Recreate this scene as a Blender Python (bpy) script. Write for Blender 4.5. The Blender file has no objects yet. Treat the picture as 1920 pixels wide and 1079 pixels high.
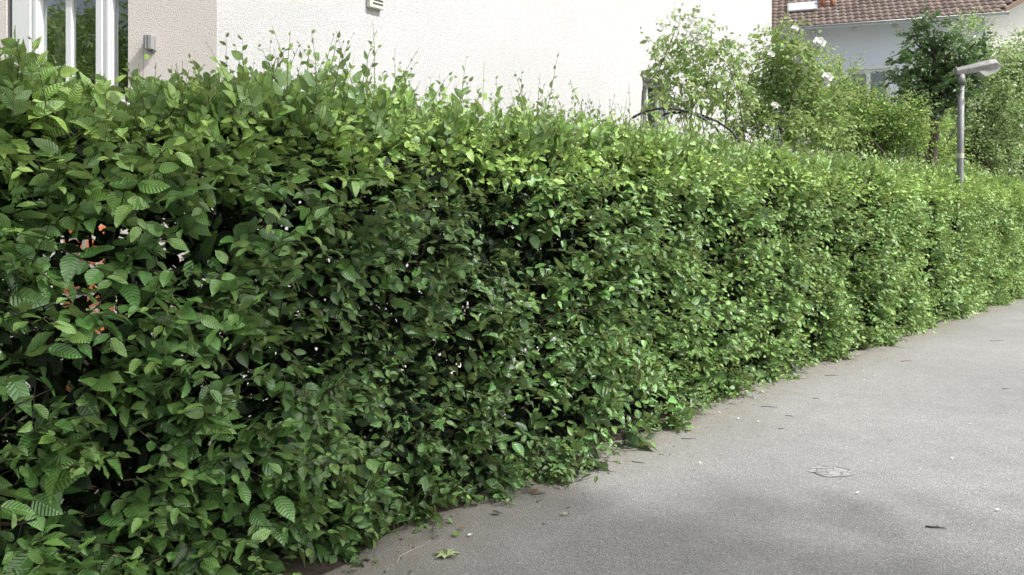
import bpy, math, random
import numpy as np
from mathutils import Vector, noise as mnoise
random.seed(4); RNG = np.random.default_rng(11)
S = bpy.context.scene
COL = S.collection
F = 1493.0; HZ = 393.0; EYE = 1.5          # focal length in 1920-px units, horizon row, eye height
def at(px, py, Y):                          # a picture point at depth Y, in metres
    return Vector(((px - 960) / F * Y, Y, EYE + (HZ - py) / F * Y))

# ------------------------------------------------------------------ materials
class NT:
    def __init__(s, name):
        s.m = bpy.data.materials.new(name); s.m.use_nodes = True
        s.t = s.m.node_tree; s.t.nodes.clear()
        s.out = s.t.nodes.new('ShaderNodeOutputMaterial')
    def n(s, typ, props=None, **inp):
        nd = s.t.nodes.new('ShaderNode' + typ)
        for k, v in (props or {}).items(): setattr(nd, k, v)
        for k, v in inp.items():
            key = int(k[1:]) if k[0] == '_' and k[1:].isdigit() else k.replace('_', ' ')
            so = nd.inputs[key]
            if isinstance(v, bpy.types.NodeSocket): s.t.links.new(v, so)
            else: so.default_value = v
        return nd
    def math(s, op, a, b=0.0, c=None):
        nd = s.n('Math', {'operation': op}, _0=a, _1=b)
        if c is not None:
            if isinstance(c, bpy.types.NodeSocket): s.t.links.new(c, nd.inputs[2])
            else: nd.inputs[2].default_value = c
        return nd.outputs[0]
    def mix(s, f, a, b, blend='MIX'):
        nd = s.t.nodes.new('ShaderNodeMix'); nd.data_type = 'RGBA'; nd.blend_type = blend
        for so, v in ((nd.inputs[0], f), (nd.inputs[6], a), (nd.inputs[7], b)):
            if isinstance(v, bpy.types.NodeSocket): s.t.links.new(v, so)
            elif isinstance(v, (int, float)): so.default_value = v
            else: so.default_value = (*v, 1)
        return nd.outputs[2]
    def ramp(s, f, stops):
        nd = s.n('ValToRGB', Fac=f); e = nd.color_ramp.elements
        while len(e) < len(stops): e.new(0.5)
        for i, (p, c) in enumerate(stops):
            e[i].position = p; e[i].color = (*c, 1) if len(c) == 3 else c
        return nd.outputs[0]
    def end(s, sh): s.t.links.new(sh, s.out.inputs[0]); return s.m

def plain(name, col, rough=0.6, metal=0.0, var=0.12, scale=6.0, bump=0.0, bscale=60.0, spec=0.5):
    t = NT(name); co = t.n('TexCoord').outputs['Object']
    nz = t.n('TexNoise', Vector=co, Scale=scale, Detail=5.0, Roughness=0.6).outputs['Fac']
    dark = tuple(c * (1 - var * 1.6) for c in col); lite = tuple(min(1, c * (1 + var)) for c in col)
    c = t.ramp(nz, [(0.3, dark), (0.7, lite)])
    b = t.n('BsdfPrincipled', Base_Color=c, Roughness=rough, Metallic=metal, Specular_IOR_Level=spec)
    if bump:
        bn = t.n('TexNoise', Vector=co, Scale=bscale, Detail=4.0).outputs['Fac']
        t.t.links.new(t.n('Bump', Height=bn, Strength=bump, Distance=0.01).outputs[0], b.inputs['Normal'])
    return t.end(b.outputs[0])

def leafmat(name, c_dark, c_mid, c_young, rough=0.42, trans=0.3, veins=True, back=(0.10, 0.20, 0.075), spec=0.8, nveins=9.0):
    t = NT(name)
    uv = t.n('UVMap', {'uv_map': 'UVMap'}).outputs[0]
    sx = t.n('SeparateXYZ', Vector=uv)
    u, v = sx.outputs[0], sx.outputs[1]
    rnd = t.n('Attribute', {'attribute_name': 'rnd'}).outputs['Fac']
    yg = t.n('Attribute', {'attribute_name': 'young'}).outputs['Fac']  # young growth; on the hedge also sunlight, backlight and shade put into the colour
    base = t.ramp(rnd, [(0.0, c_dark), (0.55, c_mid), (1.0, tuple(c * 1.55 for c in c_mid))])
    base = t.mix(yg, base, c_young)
    oc = t.n('TexCoord').outputs['Object']
    sp_ = t.n('TexNoise', Vector=oc, Scale=70.0, Detail=3.0, Roughness=0.6).outputs['Fac']
    base = t.mix(1.0, base, t.ramp(sp_, [(0.3, (0.8, 0.8, 0.8)), (0.7, (1.15, 1.15, 1.15))]), 'MULTIPLY')
    sick = t.math('MULTIPLY', t.math('GREATER_THAN', rnd, 0.93), t.math('GREATER_THAN', sp_, 0.55))
    base = t.mix(t.math('MULTIPLY', sick, 0.8), base, (0.16, 0.10, 0.035))
    au = t.math('ABSOLUTE', u)
    bs = t.n('BsdfPrincipled', Roughness=rough, Specular_IOR_Level=spec)
    if veins:
        ph = t.math('MULTIPLY', t.math('SUBTRACT', v, t.math('MULTIPLY', au, 0.2)), nveins)
        fr = t.math('ABSOLUTE', t.math('SUBTRACT', t.math('FRACT', ph), 0.5))       # 0 between veins .. 0.5 on the vein
        vein = t.math('POWER', t.math('MULTIPLY', fr, 2.0), 4.0)
        mid = t.math('SUBTRACT', 1.0, t.math('MINIMUM', t.math('MULTIPLY', au, 16.0), 1.0))
        vm = t.math('MAXIMUM', t.math('MULTIPLY', vein, 0.55), mid)
        base = t.mix(1.0, base, t.ramp(fr, [(0.0, (1.16,) * 3), (0.3, (1, 1, 1)), (0.5, (0.6,) * 3)]), 'MULTIPLY')
        base = t.mix(t.math('MULTIPLY', mid, 0.5), base, tuple(min(1, c * 2.0 + 0.02) for c in c_mid))
        h = t.math('ADD', t.math('MULTIPLY', t.math('SINE', t.math('MULTIPLY', ph, 6.283)), 0.5), t.math('MULTIPLY', mid, -0.6))
        bp = t.n('Bump', Height=h, Strength=0.85, Distance=0.0016)
        t.t.links.new(bp.outputs[0], bs.inputs['Normal'])
    geo = t.n('NewGeometry')
    col = t.mix(t.math('MULTIPLY', geo.outputs['Backfacing'], 0.55), base, back)
    t.t.links.new(col, bs.inputs['Base Color'])
    tr = t.n('BsdfTranslucent', Color=t.mix(0.35, col, tuple(min(1, c * 2.6) for c in c_young)))
    mx = t.n('MixShader', _0=trans, _1=bs.outputs[0], _2=tr.outputs[0])
    return t.end(mx.outputs[0])

M = {}
M['hedge'] = leafmat('hedge_leaf', (0.020, 0.066, 0.020), (0.115, 0.275, 0.07), (0.45, 0.68, 0.14), rough=0.3, trans=0.19, spec=1.0)
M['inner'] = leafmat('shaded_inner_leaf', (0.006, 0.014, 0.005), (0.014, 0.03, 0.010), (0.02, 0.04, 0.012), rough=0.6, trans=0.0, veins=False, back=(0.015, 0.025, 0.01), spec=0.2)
M['rose'] = leafmat('rose_leaf', (0.09, 0.18, 0.05), (0.24, 0.40, 0.10), (0.40, 0.58, 0.16), rough=0.4, trans=0.34, nveins=6)
M['shrub'] = leafmat('shrub_leaf', (0.10, 0.24, 0.04), (0.26, 0.48, 0.09), (0.42, 0.66, 0.14), rough=0.42, trans=0.36, nveins=6)
M['topiary'] = leafmat('ball_tree_leaf', (0.022, 0.05, 0.014), (0.048, 0.10, 0.022), (0.11, 0.19, 0.04), rough=0.4, trans=0.2, nveins=6)
M['birch'] = leafmat('birch_leaf', (0.16, 0.30, 0.09), (0.33, 0.52, 0.15), (0.55, 0.72, 0.26), rough=0.35, trans=0.45, veins=False)
M['bark'] = plain('bark', (0.085, 0.07, 0.05), 0.9, var=0.35, scale=25, bump=0.6)
M['twig'] = plain('twig_bark', (0.055, 0.042, 0.03), 0.8, var=0.3, scale=30)
M['shoot'] = plain('green_shoot', (0.11, 0.105, 0.045), 0.7, var=0.3, scale=20)
M['white'] = plain('white_plastic', (0.8, 0.8, 0.8), 0.35, var=0.02)
M['pvc'] = plain('window_frame_white', (0.74, 0.745, 0.76), 0.3, var=0.02)
M['grey_gasket'] = plain('dark_gasket', (0.05, 0.05, 0.055), 0.6)
M['cream'] = plain('cream_plastic', (0.62, 0.6, 0.5), 0.45, var=0.06)
M['black_iron'] = plain('black_iron', (0.02, 0.02, 0.022), 0.45, metal=0.3, var=0.2)
M['zinc'] = plain('galvanised_steel', (0.27, 0.275, 0.285), 0.6, metal=0.3, var=0.15, scale=14, bump=0.2)
M['lampgrey'] = plain('weathered_grey_lamp', (0.24, 0.235, 0.225), 0.6, metal=0.2, var=0.2, scale=12)
M['sconce'] = plain('grey_ribbed_plastic', (0.27, 0.27, 0.275), 0.5, var=0.06)
M['clay'] = plain('fired_clay', (0.42, 0.15, 0.07), 0.75, var=0.2, scale=9, bump=0.3)
M['wood'] = plain('weathered_wood', (0.2, 0.16, 0.12), 0.8, var=0.3, scale=12)
M['barge'] = plain('brown_board', (0.28, 0.2, 0.16), 0.7, var=0.15)
M['soffit'] = plain('painted_rafter', (0.5, 0.49, 0.46), 0.7, var=0.08)
M['gutter'] = plain('zinc_gutter', (0.46, 0.48, 0.5), 0.4, metal=0.5, var=0.1)
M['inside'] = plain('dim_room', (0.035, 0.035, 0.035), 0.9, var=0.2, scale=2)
M['petal'] = plain('white_petal', (0.9, 0.9, 0.86), 0.6, var=0.05)
M['purple'] = plain('purple_petal', (0.42, 0.13, 0.4), 0.6, var=0.1)
M['deadleaf'] = plain('dry_leaf', (0.3, 0.16, 0.05), 0.8, var=0.3, scale=20)
M['maple'] = plain('pale_maple_leaf', (0.3, 0.36, 0.17), 0.6, var=0.2, scale=40)
M['darktwig'] = plain('dead_twig', (0.07, 0.06, 0.05), 0.9)
M['straw'] = plain('dry_straw', (0.45, 0.4, 0.28), 0.8)
M['terrawood'] = plain('red_brown_board', (0.09, 0.035, 0.025), 0.7, var=0.2)

def brickmat():
    t = NT('orange_brick'); co = t.n('TexCoord').outputs['UV']
    b = t.n('TexBrick', Vector=co, Color1=(0.5, 0.17, 0.08, 1), Color2=(0.4, 0.13, 0.06, 1), Mortar=(0.42, 0.38, 0.33, 1), Scale=1.0, Mortar_Size=0.012, Brick_Width=0.24, Row_Height=0.075)
    nz = t.n('TexNoise', Vector=co, Scale=30.0, Detail=4.0).outputs['Fac']
    c = t.mix(0.5, b.outputs[0], t.mix(nz, (0.25, 0.25, 0.25), (0.8, 0.8, 0.8)), 'SOFT_LIGHT')
    p = t.n('BsdfPrincipled', Base_Color=c, Roughness=0.85)
    t.t.links.new(t.n('Bump', Height=b.outputs[1], Strength=0.5, Distance=-0.01).outputs[0], p.inputs['Normal'])
    return t.end(p.outputs[0])
M['brick'] = brickmat()

def stucco(name, col, stain=0.06, bump=1.0, pit=0.25):
    t = NT(name); co = t.n('TexCoord').outputs['Object']
    w = t.n('TexNoise', Vector=co, Scale=35.0, Detail=2.0).outputs['Color']
    cw = t.n('VectorMath', {'operation': 'MULTIPLY_ADD'}, _0=w, _1=(0.02, 0.02, 0.02), _2=co).outputs[0]
    v1 = t.n('TexVoronoi', {'feature': 'F1'}, Vector=cw, Scale=95.0).outputs['Distance']
    n1 = t.n('TexNoise', Vector=cw, Scale=120.0, Detail=5.0, Roughness=0.7).outputs['Fac']
    h = t.math('ADD', t.math('MULTIPLY', v1, 0.45), t.math('MULTIPLY', n1, 1.3))
    big = t.n('TexNoise', Vector=co, Scale=0.7, Detail=4.0).outputs['Fac']
    c = t.mix(t.ramp(big, [(0.35, (0, 0, 0)), (0.7, (1, 1, 1))]), tuple(x * (1 - stain) for x in col), col)
    pits = t.ramp(h, [(0.66, (1 - pit,) * 3), (0.84, (1, 1, 1))])
    c = t.mix(1.0, c, pits, 'MULTIPLY')
    p = t.n('BsdfPrincipled', Base_Color=c, Roughness=0.92, Specular_IOR_Level=0.2)
    t.t.links.new(t.n('Bump', Height=h, Strength=bump, Distance=0.012).outputs[0], p.inputs['Normal'])
    return t.end(p.outputs[0])
M['stucco'] = stucco('white_roughcast', (0.65, 0.65, 0.645), pit=0.3, stain=0.07)
M['stucco_beige'] = stucco('beige_roughcast', (0.76, 0.705, 0.66), bump=0.5, pit=0.18)
M['bluewall'] = stucco('pale_blue_render', (0.80, 0.84, 0.94), bump=0.25, pit=0.05)
M['whitewall'] = stucco('smooth_white_render', (0.85, 0.85, 0.85), bump=0.2, pit=0.03)

def glassmat():
    t = NT('window_glass')
    fr = t.n('Fresnel', IOR=1.55).outputs[0]
    f = t.math('MINIMUM', t.math('ADD', t.math('MULTIPLY', fr, 1.5), 0.12), 1.0)
    gl = t.n('BsdfGlossy', Color=(0.75, 0.78, 0.8, 1), Roughness=0.015)
    nz = t.n('TexNoise', Vector=t.n('TexCoord').outputs['Object'], Scale=1.6).outputs['Fac']
    t.t.links.new(t.n('Bump', Height=nz, Strength=0.12, Distance=0.02).outputs[0], gl.inputs['Normal'])
    tr = t.n('BsdfTransparent', Color=(0.75, 0.8, 0.78, 1))
    return t.end(t.n('MixShader', _0=f, _1=tr.outputs[0], _2=gl.outputs[0]).outputs[0])
M['glass'] = glassmat()

def asphalt():
    t = NT('asphalt'); co = t.n('TexCoord').outputs['Object']
    vor = t.n('TexVoronoi', {'feature': 'F1'}, Vector=co, Scale=150.0, Randomness=1.0)
    cellr = t.n('SeparateColor', Color=vor.outputs['Color']).outputs[0]
    fine = t.n('TexNoise', Vector=co, Scale=160.0, Detail=5.0, Roughness=0.75).outputs['Fac']
    big = t.n('TexNoise', Vector=co, Scale=0.55, Detail=5.0, Roughness=0.6).outputs['Fac']
    mid = t.n('TexNoise', Vector=co, Scale=5.0, Detail=5.0, Roughness=0.6).outputs['Fac']
    c = t.ramp(cellr, [(0.0, (0.215, 0.216, 0.211)), (0.45, (0.27, 0.27, 0.263)), (0.85, (0.31, 0.31, 0.302)), (0.985, (0.37, 0.37, 0.365)), (1.0, (0.5, 0.5, 0.485))])
    c = t.mix(0.85, c, t.ramp(fine, [(0.28, (0.62, 0.62, 0.62)), (0.72, (1.28, 1.28, 1.28))]), 'MULTIPLY')
    c = t.mix(1.0, c, t.ramp(big, [(0.3, (0.86, 0.865, 0.86)), (0.7, (1.08, 1.07, 1.06))]), 'MULTIPLY')
    c = t.mix(1.0, c, t.ramp(mid, [(0.3, (0.93, 0.93, 0.93)), (0.7, (1.05, 1.05, 1.05))]), 'MULTIPLY')
    # dusty, sandier margin along the hedge, read from a painted vertex value
    dust = t.n('Attribute', {'attribute_name': 'dust'}).outputs['Fac']
    dn = t.n('TexNoise', Vector=co, Scale=9.0, Detail=6.0, Roughness=0.7).outputs['Fac']
    df = t.math('MULTIPLY', dust, t.ramp(dn, [(0.35, (0.25,) * 3), (0.6, (1,) * 3)]))
    dirt = t.mix(fine, (0.13, 0.12, 0.095), (0.30, 0.28, 0.23))
    c = t.mix(t.math('MINIMUM', df, 0.85), c, dirt)
    p = t.n('BsdfPrincipled', Base_Color=c, Roughness=0.85, Specular_IOR_Level=0.3)
    hh = t.math('ADD', vor.outputs['Distance'], t.math('MULTIPLY', fine, 0.8))
    t.t.links.new(t.n('Bump', Height=hh, Strength=0.6, Distance=0.006).outputs[0], p.inputs['Normal'])
    return t.end(p.outputs[0])
M['asphalt'] = asphalt()
def soilmat():
    t = NT('garden_soil'); co = t.n('TexCoord').outputs['Object']
    n1 = t.n('TexNoise', Vector=co, Scale=40.0, Detail=6.0, Roughness=0.7).outputs['Fac']
    n2 = t.n('TexNoise', Vector=co, Scale=3.0, Detail=4.0).outputs['Fac']
    c = t.ramp(n1, [(0.3, (0.02, 0.016, 0.011)), (0.6, (0.075, 0.058, 0.04)), (0.8, (0.15, 0.12, 0.085))])
    c = t.mix(1.0, c, t.ramp(n2, [(0.3, (0.7, 0.7, 0.7)), (0.7, (1.1, 1.1, 1.1))]), 'MULTIPLY')
    p = t.n('BsdfPrincipled', Base_Color=c, Roughness=0.95)
    t.t.links.new(t.n('Bump', Height=n1, Strength=1.0, Distance=0.03).outputs[0], p.inputs['Normal'])
    return t.end(p.outputs[0])
M['soil'] = soilmat()
def grassmat():
    t = NT('lawn'); co = t.n('TexCoord').outputs['Object']
    n1 = t.n('TexNoise', Vector=co, Scale=25.0, Detail=6.0, Roughness=0.7).outputs['Fac']
    c = t.ramp(n1, [(0.3, (0.03, 0.05, 0.015)), (0.7, (0.09, 0.13, 0.035))])
    p = t.n('BsdfPrincipled', Base_Color=c, Roughness=0.95)
    t.t.links.new(t.n('Bump', Height=n1, Strength=1.0, Distance=0.03).outputs[0], p.inputs['Normal'])
    return t.end(p.outputs[0])
M['lawn'] = grassmat()
def tilemat():
    t = NT('clay_roof_tiles')
    uv = t.n('UVMap', {'uv_map': 'UVMap'}).outputs[0]
    fl = t.n('VectorMath', {'operation': 'FLOOR'}, _0=uv).outputs[0]
    wn = t.n('TexWhiteNoise', Vector=fl).outputs['Value']
    big = t.n('TexNoise', Vector=uv, Scale=0.25, Detail=5.0).outputs['Fac']
    c = t.ramp(wn, [(0.0, (0.10, 0.07, 0.058)), (0.5, (0.165, 0.115, 0.094)), (1.0, (0.235, 0.17, 0.14))])
    c = t.mix(t.ramp(big, [(0.4, (0, 0, 0)), (0.7, (0.5,) * 3)]), c, (0.2, 0.17, 0.15))
    return t.end(t.n('BsdfPrincipled', Base_Color=c, Roughness=0.75).outputs[0])
M['tiles'] = tilemat()
def patchmat():
    t = NT('worn_patch'); co = t.n('TexCoord').outputs['Object']
    n1 = t.n('TexNoise', Vector=co, Scale=90.0, Detail=5.0, Roughness=0.7).outputs['Fac']
    cr = t.n('TexVoronoi', {'feature': 'DISTANCE_TO_EDGE'}, Vector=co, Scale=14.0).outputs['Distance']
    c = t.ramp(n1, [(0.3, (0.2, 0.2, 0.195)), (0.7, (0.4, 0.395, 0.38))])
    c = t.mix(t.ramp(cr, [(0.0, (1,) * 3), (0.05, (0,) * 3)]), c, (0.08, 0.08, 0.078))
    return t.end(t.n('BsdfPrincipled', Base_Color=c, Roughness=0.9).outputs[0])
M['patch'] = patchmat()

# ------------------------------------------------------------------ object helpers
def tag(o, label=None, cat=None, group=None, kind=None):
    for k, v in (('label', label), ('category', cat), ('group', group), ('kind', kind)):
        if v: o[k] = v
    return o
def empty(name, loc, label, cat, group=None):
    o = bpy.data.objects.new(name, None); COL.objects.link(o); o.location = loc
    o.empty_display_size = 0.2
    return tag(o, label, cat, group)
def link_mesh(name, me, mat, parent=None):
    o = bpy.data.objects.new(name, me); COL.objects.link(o)
    if mat: me.materials.append(mat)
    if parent is not None:
        o.parent = parent
        T = Vector((0, 0, 0)); q = parent
        while q is not None: T += q.location; q = q.parent
        o.location = -T
        # keep the object's own origin simple: vertices are in world metres
    return o
def np_mesh(name, V, Q, mat, parent=None, uv=None, attrs=None, smooth=False):
    """V (n,3) verts, Q (m,k) faces, all k-gons; optional per-vertex uv and attributes."""
    me = bpy.data.meshes.new(name)
    V = np.asarray(V, np.float32); Q = np.asarray(Q, np.int32)
    m, k = Q.shape
    me.vertices.add(len(V)); me.vertices.foreach_set('co', V.ravel())
    me.loops.add(m * k); me.loops.foreach_set('vertex_index', Q.ravel())
    me.polygons.add(m)
    me.polygons.foreach_set('loop_start', np.arange(0, m * k, k, dtype=np.int32))
    me.polygons.foreach_set('loop_total', np.full(m, k, np.int32))
    if smooth: me.polygons.foreach_set('use_smooth', np.ones(m, bool))
    me.update(calc_edges=True)
    if uv is not None:
        l = me.uv_layers.new(name='UVMap'); l.data.foreach_set('uv', np.asarray(uv, np.float32)[Q.ravel()].ravel())
    for an, av in (attrs or {}).items():
        a = me.attributes.new(an, 'FLOAT', 'POINT'); a.data.foreach_set('value', np.asarray(av, np.float32))
    return link_mesh(name, me, mat, parent)
class MB:
    def __init__(s): s.v = []; s.f = []; s.uv = []
    def add(s, V, Fc, uv=None):
        n = len(s.v); s.v += [tuple(p) for p in V]; s.f += [tuple(i + n for i in f) for f in Fc]
        s.uv += list(uv) if uv is not None else [(p[0] + p[1], p[2]) for p in V]
    def box(s, o, ax, ay, az):                # corner o, three edge vectors
        o, ax, ay, az = map(Vector, (o, ax, ay, az))
        V = [o, o + ax, o + ax + ay, o + ay]; V += [p + az for p in V]
        Fc = [(0, 3, 2, 1), (4, 5, 6, 7), (0, 1, 5, 4), (1, 2, 6, 5), (2, 3, 7, 6), (3, 0, 4, 7)]
        if ax.cross(ay).dot(az) < 0: Fc = [f[::-1] for f in Fc]
        s.add(V, Fc); return s
    def tube(s, pts, radii, n=8, cap=True):
        pts = [Vector(p) for p in pts]
        if not hasattr(radii, '__len__'): radii = [radii] * len(pts)
        V = []; 
        for i, p in enumerate(pts):
            d = (pts[min(i + 1, len(pts) - 1)] - pts[max(i - 1, 0)]).normalized()
            a = d.cross(Vector((0, 0, 1)) if abs(d.z) < 0.9 else Vector((1, 0, 0))).normalized(); b = d.cross(a)
            for k in range(n):
                t = 2 * math.pi * k / n; V.append(p + (a * math.cos(t) + b * math.sin(t)) * radii[i])
        Fc = [(i * n + k, i * n + (k + 1) % n, (i + 1) * n + (k + 1) % n, (i + 1) * n + k) for i in range(len(pts) - 1) for k in range(n)]
        if cap: Fc += [tuple(range(n))[::-1], tuple(range((len(pts) - 1) * n, len(pts) * n))]
        s.add(V, Fc); return s
    def build(s, name, mat, parent=None, smooth=False, bevel=0.0):
        me = bpy.data.meshes.new(name); me.from_pydata(s.v, [], s.f)
        l = me.uv_layers.new(name='UVMap')
        for lp in me.loops: l.data[lp.index].uv = s.uv[lp.vertex_index]
        if smooth:
            for p in me.polygons: p.use_smooth = len(p.vertices) <= 4
        o = link_mesh(name, me, mat, parent)
        if bevel:
            b = o.modifiers.new('bevel', 'BEVEL'); b.width = bevel; b.segments = 2; b.limit_method = 'ANGLE'
        return o

def unit(a): return a / (np.linalg.norm(a, axis=-1, keepdims=True) + 1e-9)
def rnd3(n, s=1.0): return RNG.normal(size=(n, 3)) * s

# ------------------------------------------------------------------ leaves
def leaf_template(rows):
    ts = np.linspace(0, 1, rows + 1)
    V = []; 
    for i, t in enumerate(ts):
        w = 0.272 * (math.sin(math.pi * min(1, t ** 0.78)) ** 0.78 if 0 < t < 1 else 0.0)
        if t > 0.8: w *= 0.88
        if rows >= 8 and 0 < i < rows: w *= 1.05 if i % 2 else 0.95
        w = max(w, 0.012)
        V += [(-w, t, 0), (0, t, 0), (w, t, 0)]
    Fc = []
    for i in range(rows):
        a = i * 3
        Fc += [(a, a + 1, a + 4, a + 3), (a + 1, a + 2, a + 5, a + 4)]
    V = np.array(V); uv = np.stack([V[:, 0] / 0.29, V[:, 1]], 1)
    return V, np.array(Fc), uv
TPL = {0: leaf_template(10), 1: leaf_template(5), 2: leaf_template(3), 3: leaf_template(2)}
def leaf_data(P, D, Nn, size, rnd, young, lod, fold=0.30, curl=0.32, wid=1.0):
    V0, F0, uv0 = TPL[lod]
    n = len(P)
    y = unit(D); z = unit(Nn - (Nn * y).sum(1, keepdims=True) * y); x = np.cross(y, z)
    fo = (fold * RNG.uniform(0.2, 1.5, n))[:, None]; cu = (curl * RNG.normal(0.75, 1.0, n))[:, None]
    sw = (RNG.normal(0, 0.10, n))[:, None]
    wv = (wid * RNG.uniform(0.82, 1.22, n))[:, None]
    lx = V0[None, :, 0] * wv + sw * V0[None, :, 1] ** 2
    ly = V0[None, :, 1] * np.ones((n, 1))
    lz = fo * np.abs(V0[None, :, 0]) - cu * V0[None, :, 1] ** 2 * 0.6 + 0.03 * np.sin(V0[None, :, 1] * 9 + RNG.uniform(0, 6, n)[:, None]) * np.sign(V0[None, :, 0])
    W = P[:, None, :] + size[:, None, None] * (lx[..., None] * x[:, None, :] + ly[..., None] * y[:, None, :] + lz[..., None] * z[:, None, :])
    k = len(V0)
    Q = (F0[None] + (np.arange(n) * k)[:, None, None]).reshape(-1, 4)
    return dict(V=W.reshape(-1, 3), Q=Q, uv=np.tile(uv0, (n, 1)), rnd=np.repeat(rnd, k), young=np.repeat(young, k))
def merge(ds):
    off = 0; Q = []
    for d in ds: Q.append(d['Q'] + off); off += len(d['V'])
    return dict(V=np.concatenate([d['V'] for d in ds]), Q=np.concatenate(Q), uv=np.concatenate([d['uv'] for d in ds]),
                rnd=np.concatenate([d['rnd'] for d in ds]), young=np.concatenate([d['young'] for d in ds]))
def leaf_obj(name, ds, mat, parent):
    d = merge(ds)
    return np_mesh(name, d['V'], d['Q'], mat, parent, uv=d['uv'], attrs={'rnd': d['rnd'], 'young': d['young']}, smooth=True)
def tubes(name, PL, R, mat, parent, n=3):
    """PL (N,K,3) polylines, R (N,K) radii"""
    N, K, _ = PL.shape
    d = unit(np.gradient(PL, axis=1)); up = np.zeros_like(d); up[..., 2] = 1; up[..., 0] = 0.3
    a = unit(np.cross(d, up)); b = np.cross(d, a)
    an = np.arange(n) * 2 * math.pi / n
    V = PL[:, :, None, :] + R[:, :, None, None] * (np.cos(an)[None, None, :, None] * a[:, :, None] + np.sin(an)[None, None, :, None] * b[:, :, None])
    i, k, j = np.meshgrid(np.arange(N), np.arange(K - 1), np.arange(n), indexing='ij')
    b0 = i * K * n + k * n; Q = np.stack([b0 + j, b0 + (j + 1) % n, b0 + n + (j + 1) % n, b0 + n + j], -1).reshape(-1, 4)
    return np_mesh(name, V.reshape(-1, 3), Q, mat, parent, smooth=True)

LIGHT = np.array([0.25, -0.25, 0.94])
def shoots(O, D, L, K, size, facing, face_up=1.15, bend=0.25, droop=0.25, young0=0.0, young1=0.8, spread=0.85, nrand=0.35, along=0.55, taper=0.55):
    """leafy shoots: origins O, directions D, lengths L; returns leaf arrays + twig polylines"""
    N = len(O); D = unit(D)
    bd = np.zeros((N, 3)); bd[:, 2] = RNG.normal(0.1, 1, N) * bend; bd[:, :2] = RNG.normal(0, bend, (N, 2))
    tt = (np.arange(K) + 0.6) / K
    tt = np.tile(tt, (N, 1)) + RNG.uniform(-0.3, 0.3, (N, K)) / K
    P = O[:, None] + L[:, None, None] * (tt[..., None] * D[:, None] + (tt ** 2)[..., None] * bd[:, None])
    T = unit(D[:, None] + 2 * tt[..., None] * bd[:, None])
    Mn = unit(np.array([0, 0, 1.0]) * face_up + facing * 0.5 + rnd3(N, 0.36))
    Mn = unit(Mn[:, None] - (Mn[:, None] * T).sum(-1, keepdims=True) * T)
    side = np.cross(T, Mn) * np.where(np.arange(K) % 2, 1.0, -1.0)[None, :, None]
    LD = unit(T * along + side * spread + RNG.normal(size=(N, K, 3)) * 0.2 + np.array([0, 0, -1.0]) * (droop * RNG.uniform(0, 1.4, (N, K)))[..., None])
    LN = Mn + RNG.normal(size=(N, K, 3)) * nrand
    prof = (1 - taper * np.clip(tt, 0, 1) ** 1.6) * (0.7 + 0.3 * np.minimum(1, tt * 4))
    SZ = size[:, None] * prof * np.clip(RNG.normal(0.95, 0.22, (N, K)), 0.4, 1.4)
    YG = np.clip(young0 + (young1 - young0) * tt ** 2.2 * RNG.uniform(0.3, 1.2, (N, 1)) + RNG.normal(0, 0.06, (N, K)), 0, 1)
    RN = np.clip(RNG.normal(0.5, 0.17, (N, 1)) + RNG.normal(0, 0.2, (N, K)), 0, 1)
    tk = np.linspace(0, 1, 5)
    TW = O[:, None] + L[:, None, None] * (tk[None, :, None] * D[:, None] + (tk ** 2)[None, :, None] * bd[:, None])
    TR = np.outer(np.ones(N), np.array([1, .85, .7, .5, .25])) * (0.0016 + 0.004 * L)[:, None]
    f = lambda a: a.reshape(-1, a.shape[-1]) if a.ndim == 3 else a.reshape(-1)
    return dict(P=f(P), D=f(LD), N=f(LN), S=f(SZ), Y=f(YG), R=f(RN), TW=TW, TR=TR)
def sub(sh, m):
    return [sh[k][m] for k in ('P', 'D', 'N', 'S', 'R', 'Y')]
def shoot_leaves(sh, lod, **kw):
    return leaf_data(sh['P'], sh['D'], sh['N'], sh['S'], sh['R'], sh['Y'], lod, **kw)

# ------------------------------------------------------------------ the hedge line (front foot, on the ground)
HP = [(-2.75, 0.30), (-1.88, 1.60), (-1.25, 2.50), (-0.74, 3.26), (-0.30, 3.93), (0.20, 4.55), (0.80, 5.20), (1.45, 5.98), (2.22, 6.95),
      (3.05, 7.80), (3.98, 8.70), (5.5, 10.30), (6.9, 11.75), (8.3, 13.2), (10.0, 15.0), (12.5, 17.6)]
def catmull(P, m=24):
    P = np.array(P, float); P = np.vstack([2 * P[0] - P[1], P, 2 * P[-1] - P[-2]]); out = []
    for i in range(1, len(P) - 2):
        for t in np.linspace(0, 1, m, endpoint=False):
            a, b, c, d = P[i - 1:i + 3]
            out.append(0.5 * (2 * b + (c - a) * t + (2 * a - 5 * b + 4 * c - d) * t * t + (3 * b - a - 3 * c + d) * t ** 3))
    out.append(P[-2]); return np.array(out)
HC = catmull(HP); HS = np.concatenate([[0], np.cumsum(np.linalg.norm(np.diff(HC, axis=0), axis=1))]); HL = HS[-1]
HT = unit(np.gradient(HC, axis=0))
def hpt(s): return np.stack([np.interp(s, HS, HC[:, 0]), np.interp(s, HS, HC[:, 1])], -1)
def htan(s): return unit(np.stack([np.interp(s, HS, HT[:, 0]), np.interp(s, HS, HT[:, 1])], -1))
TH = 0.78; HH = 1.96; RT = 0.30
def bulge(s, q):
    return 0.05 * np.clip((s - 5) / 3, 0, 1) * np.sin(s * 5.9 + 0.8 * np.sin(q * 3)) + 0.04 * np.sin(s * 2.3 + 1.1 * np.sin(q * 2.1)) + 0.035 * np.sin(s * 5.1 + q * 3.3 + 1) + 0.045 * np.sin(q * 6.3 + s * 3.1) + 0.035 * np.sin(s * 11 - q * 7)
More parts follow.
